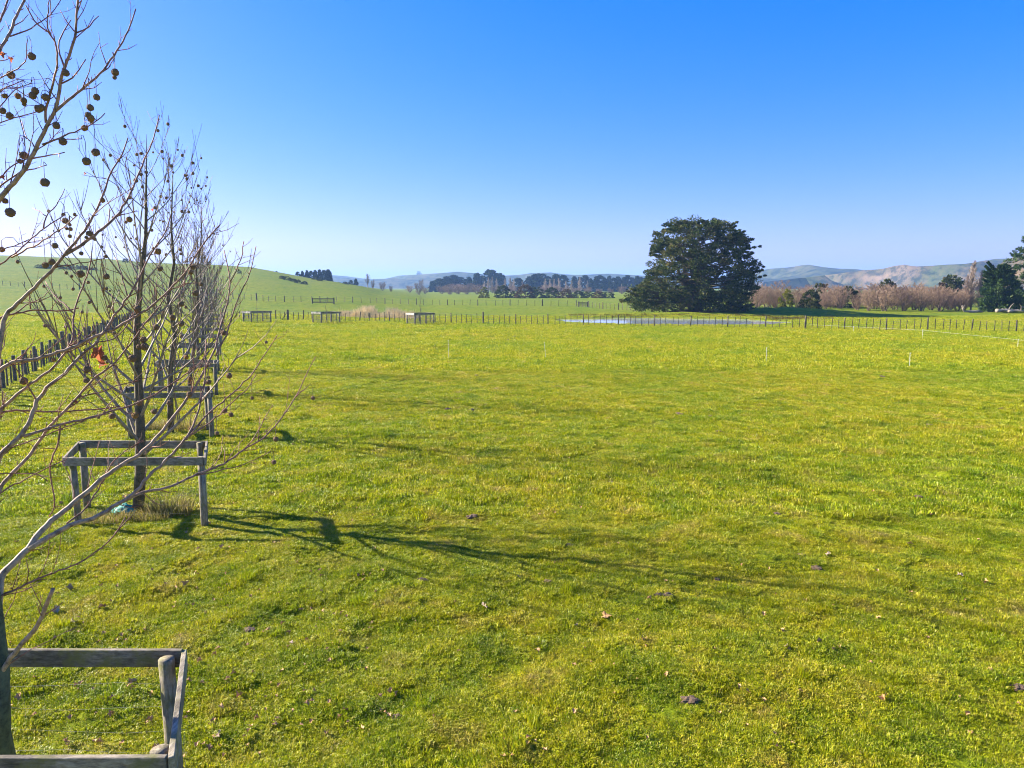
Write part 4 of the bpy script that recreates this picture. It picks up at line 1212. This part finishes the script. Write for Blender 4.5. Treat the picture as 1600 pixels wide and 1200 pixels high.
tp_ = [tp_[0] + (tp_[0] - tp_[1]) * .8] + tp_ + [tp_[-1] + (tp_[-1] - tp_[-2]) * .6]
mb = MB(); mb.tube(tp_, [.0035] * len(tp_), 4, cap=False)
thing('electric_tape', 'white electric fence tape stretched across the right side of the paddock', 'tape', (0, 0, 0), 0, None, mb.mesh('electric_tape', MAT['white']))

# clods and cow pats
def clod_mesh(seed):
    import bmesh
    bm = bmesh.new(); bmesh.ops.create_icosphere(bm, subdivisions=3, radius=1.0)
    for v_ in bm.verts:
        q = v_.co * 1.7 + Vector((seed * 5.1, 0, 0))
        v_.co *= 1 + .45 * mnoise.noise(q) + .25 * mnoise.noise(q * 3)
        v_.co.z *= .42
    me = bpy.data.meshes.new('earth_clod'); bm.to_mesh(me); bm.free(); me.materials.append(MAT['soil'])
    return me
CL = [clod_mesh(i) for i in range(4)]
clods = [(1275, 890, 10), (1077, 1099, 16), (1592, 1077, 13), (1042, 934, 11), (1028, 932, 7), (662, 909, 9), (857, 912, 9), (390, 988, 11), (738, 809, 10), (890, 854, 8), (1215, 806, 9), (1120, 909, 6), (1252, 869, 6), (620, 1124, 9), (1435, 779, 8), (1124, 676, 6), (880, 640, 6), (745, 588, 5), (803, 527, 5), (795, 533, 6), (1378, 590, 6), (1565, 640, 5), (1452, 665, 6), (1110, 652, 6), (700, 640, 6), (1060, 648, 8), (1536, 741, 7), (872, 605, 5), (736, 642, 7), (955, 755, 7)]
clods.sort()
for i, (px, py, rp) in enumerate(clods):
    g0 = ground(px, py); k = g0.y / F; rr = random.Random(i)
    thing('earth_clod', 'dark earth clod in the grass, %s from the left of the picture' % ORD[i], 'clod', g0 + Vector((0, 0, .01)), rr.uniform(0, 6), 'dark clods scattered over the paddock', CL[i % 4], (rp * k, rp * k * .8, rp * k * .9))

# fallen leaves
LV = [leaf_mesh('fallen_leaf', MAT['leaf'], 30 + i, .5 + .3 * i) for i in range(4)]
pale = plain('pale_dead_leaf', (.48, .36, .24), .8, 14, .3)
for m_ in (LV[1],): m_.materials[0] = pale
rr = random.Random(77)
named = [(945, 966, 15), (840, 1022, 8), (757, 952, 12), (430, 1138, 9), (375, 1094, 11), (342, 1155, 16), (510, 1154, 9), (195, 783, 9), (95, 790, 8), (208, 1071, 13), (1500, 903, 9), (1422, 855, 8), (1540, 915, 9), (1380, 1098, 11), (1360, 1040, 7), (1512, 1122, 8), (290, 918, 10), (455, 1010, 8), (110, 925, 14), (160, 955, 12), (115, 978, 12), (88, 958, 14), (825, 1160, 9), (30, 1098, 12), (560, 905, 7), (486, 958, 8)]
while len(named) < 40:
    named.append((rr.uniform(60, 1560), rr.uniform(830, 1180), rr.uniform(7, 10)))
named.sort()
for i, (px, py, sz) in enumerate(named):
    g0 = ground(px, py); k = g0.y / F
    lf = thing('fallen_leaf', 'larger curled dead leaf on the near grass, %s counting from the left' % ORD[i], 'leaf', g0 + Vector((0, 0, .04)), 0, 'larger dead leaves fallen on the grass', LV[i % 4], sz * k * 1.1)
    lf.rotation_euler = (rr.gauss(0, .5), rr.gauss(0, .5), rr.uniform(0, 6.28))
lit = MB()
for i in range(420):
    if rr.random() < .6: px, py = rr.uniform(0, 620), rr.uniform(720, 1195)
    else: px, py = rr.uniform(300, 1600), 560 + 630 * rr.random() ** .7
    g0 = ground(px, py) + Vector((0, 0, .04)); src = LV[i % 4]
    mt = Matrix.Translation(g0) @ Matrix.Rotation(rr.uniform(0, 6.28), 4, 'Z') @ Matrix.Rotation(rr.gauss(0, .6), 4, 'X') @ Matrix.Scale(rr.uniform(.025, .065), 4)
    b_ = len(lit.v)
    lit.v += [mt @ q.co for q in src.vertices]; lit.t += [.5] * len(src.vertices)
    lit.f += [tuple(b_ + k for k in q.vertices) for q in src.polygons]
lo_ = obj('leaf_litter', lit.mesh('leaf_litter', MAT['leaf'])); lo_['kind'] = 'stuff'; lo_['label'] = 'small dead leaves and bits littering the grass'; lo_['category'] = 'litter'

# ------------------------------------------------------------------ grass: instanced tufts (uncountable)
def point_cloud(name, P, scl, rot, ix, col, label):
    me = bpy.data.meshes.new(name)
    me.vertices.add(len(P)); me.vertices.foreach_set('co', P.astype(np.float32).ravel())
    a = me.attributes.new('scl', 'FLOAT_VECTOR', 'POINT'); a.data.foreach_set('vector', scl.astype(np.float32).ravel())
    a = me.attributes.new('rot', 'FLOAT_VECTOR', 'POINT'); a.data.foreach_set('vector', rot.astype(np.float32).ravel())
    a = me.attributes.new('idx', 'INT', 'POINT'); a.data.foreach_set('value', ix.astype(np.int32))
    o = obj(name, me); o['kind'] = 'stuff'; o['label'] = label; o['category'] = 'grass'
    ng = bpy.data.node_groups.new(name + '_nodes', 'GeometryNodeTree')
    ng.interface.new_socket('Geometry', in_out='INPUT', socket_type='NodeSocketGeometry')
    ng.interface.new_socket('Geometry', in_out='OUTPUT', socket_type='NodeSocketGeometry')
    gi = ng.nodes.new('NodeGroupInput'); go = ng.nodes.new('NodeGroupOutput')
    mp = ng.nodes.new('GeometryNodeMeshToPoints')
    ip = ng.nodes.new('GeometryNodeInstanceOnPoints')
    ci = ng.nodes.new('GeometryNodeCollectionInfo'); ci.inputs[0].default_value = col
    ci.inputs['Separate Children'].default_value = True; ci.inputs['Reset Children'].default_value = True
    def na(nm, ty):
        q = ng.nodes.new('GeometryNodeInputNamedAttribute'); q.data_type = ty; q.inputs[0].default_value = nm
        return q.outputs[0]
    L = ng.links
    L.new(gi.outputs[0], mp.inputs[0]); L.new(mp.outputs[0], ip.inputs['Points'])
    L.new(ci.outputs[0], ip.inputs['Instance']); ip.inputs['Pick Instance'].default_value = True
    L.new(na('idx', 'INT'), ip.inputs['Instance Index'])
    L.new(na('rot', 'FLOAT_VECTOR'), ip.inputs['Rotation']); L.new(na('scl', 'FLOAT_VECTOR'), ip.inputs['Scale'])
    L.new(ip.outputs[0], go.inputs[0])
    md = o.modifiers.new('scatter', 'NODES'); md.node_group = ng
    return o

def tuft_col(name, metas):
    c = bpy.data.collections.new(name)
    for i, me in enumerate(metas):
        c.objects.link(bpy.data.objects.new(me.name, me))
    return c
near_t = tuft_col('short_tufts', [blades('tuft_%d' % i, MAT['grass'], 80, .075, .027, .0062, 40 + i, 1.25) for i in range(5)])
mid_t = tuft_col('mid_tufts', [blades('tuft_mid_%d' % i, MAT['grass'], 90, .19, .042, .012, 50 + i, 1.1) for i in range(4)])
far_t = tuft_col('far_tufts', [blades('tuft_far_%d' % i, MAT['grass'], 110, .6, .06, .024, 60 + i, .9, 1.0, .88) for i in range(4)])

def scatter(name, y0, y1, density, col, nvar, smin, smax, label, marg=1.5, hfac=1.0):
    y_ = np.sqrt(rng.random(int(density * .76 * (y1 * y1 - y0 * y0) + density * 2 * marg * (y1 - y0))) * (y1 * y1 - y0 * y0) + y0 * y0)
    x_ = (rng.random(len(y_)) * 2 - 1) * (y_ * .76 + marg)
    clump = vnoise(x_ / .8, y_ / .8, 20) + .6 * vnoise(x_ / .3, y_ / .3, 21)
    big = vnoise(x_ / 3.1, y_ / 3.1, 22)
    z_ = height(x_, y_)
    pr = np.hypot((x_ - POND[0]) / 15, (y_ - POND[1] + .1 * (x_ - POND[0])) / 10.5)
    ok = (pr > 1) & (clump + .5 * rng.random(len(y_)) > -.20)
    x_, y_, z_, clump, big = x_[ok], y_[ok], z_[ok], clump[ok], big[ok]
    n_ = len(x_)
    s = (smin + (smax - smin) * rng.random(n_))
    hz = s * (.6 + 1.3 * np.clip(clump + .35, 0, 1.1) + .6 * np.clip(big, -.2, .5)) * hfac
    P = np.stack([x_, y_, z_], 1)
    rot = np.stack([rng.normal(size=n_) * .12, rng.normal(size=n_) * .12, rng.random(n_) * 6.28], 1)
    return point_cloud(name, P, np.stack([s, s, hz], 1), rot, rng.integers(0, nvar, n_), col, label)
tall_t = tuft_col('rank_tufts', [blades('tuft_rank_%d' % i, MAT['grass'], 110, .10, .075, .006, 70 + i, .95, .8, .5) for i in range(3)])
scatter('rank_grass', 4.6, 30, 1.1, tall_t, 3, .55, 1.5, 'darker rank grass tufts dotted over the grazed pasture')
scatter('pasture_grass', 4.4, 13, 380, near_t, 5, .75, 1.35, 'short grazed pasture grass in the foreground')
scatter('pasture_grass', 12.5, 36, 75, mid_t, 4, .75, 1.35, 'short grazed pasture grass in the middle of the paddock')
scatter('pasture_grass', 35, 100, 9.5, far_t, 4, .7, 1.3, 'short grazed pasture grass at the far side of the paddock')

# dry rank grass bank beyond the far fence, rushes behind the pond
def bank(name, quad, n_, mat, hgt, wdt, label, seed):
    r = np.random.default_rng(seed)
    a, b = Vector(quad[0]), Vector(quad[1])
    t = r.random(n_); off = r.normal(size=n_) * quad[2]
    x = a.x + (b.x - a.x) * t; y = a.y + (b.y - a.y) * t + off
    z = height(x, y)
    keep = z > -.08
    x, y, z = x[keep], y[keep], z[keep]; n_ = len(x)
    cl = np.clip(.6 + 1.5 * vnoise(x / 1.6, y / 1.6, seed), .25, 1.5)
    h_ = hgt * cl * (.6 + .7 * r.random(n_))
    la = r.random(n_) * 6.28; dx = np.cos(la) * h_ * .45; dy = np.sin(la) * h_ * .45
    wx = wdt * .5
    v = np.stack([np.stack([x - wx, y, z - .03], 1), np.stack([x + wx, y, z - .03], 1), np.stack([x + dx, y + dy, z + h_], 1)], 1).reshape(-1, 3)
    o = obj(name, np_mesh(name, v, np.arange(n_ * 3).reshape(n_, 3), mat, np.repeat(r.random(n_), 3)))
    o['kind'] = 'stuff'; o['label'] = label; o['category'] = 'grass'
qa, qb = ground(525, 496), ground(648, 500)
bank('dry_grass', (qa + Vector((0, 3, 0)), qb + Vector((0, 4.5, 0)), 1.1), 11000, MAT['deadgrass'], 1.25, .07, 'pale dry rank grass bank behind the far fence', 1)
bank('rushes', (gp(8, 99.5), gp(38, 99), 1.0), 3000, MAT['rush'], .35, .05, 'olive rush bank along the far side of the pond', 2)
bank('rushes', (gp(33, 92), gp(52, 100), 2.2), 3200, MAT['rush'], .4, .05, 'reddish rushes on the bank right of the pond', 3)
bank('dry_grass', (gp(2, 82), gp(32, 77.3), .5), 500, MAT['rush'], .07, .04, 'rough grass fringe along the near pond edge', 4)

# ------------------------------------------------------------------ haze
mh = bpy.data.materials.new('haze'); mh.use_nodes = True
n = mh.node_tree
for q in list(n.nodes):
    if q.type != 'OUTPUT_MATERIAL': n.nodes.remove(q)
pvn = nd(n, 'ShaderNodeVolumePrincipled')
pvn.inputs['Color'].default_value = (.30, .53, 1.0, 1)
pvn.inputs['Density'].default_value = .00025
pvn.inputs['Anisotropy'].default_value = .2
n.links.new(pvn.outputs[0], n.nodes['Material Output'].inputs['Volume'])
mb = MB(); mb.box((0, 2600, 52), Vector((4200, 0, 0)), Vector((0, 3700, 0)), Vector((0, 0, 70)))
ho = obj('haze', mb.mesh('haze', mh)); ho['kind'] = 'stuff'; ho['label'] = 'thin blue haze over the whole valley'; ho['category'] = 'haze'
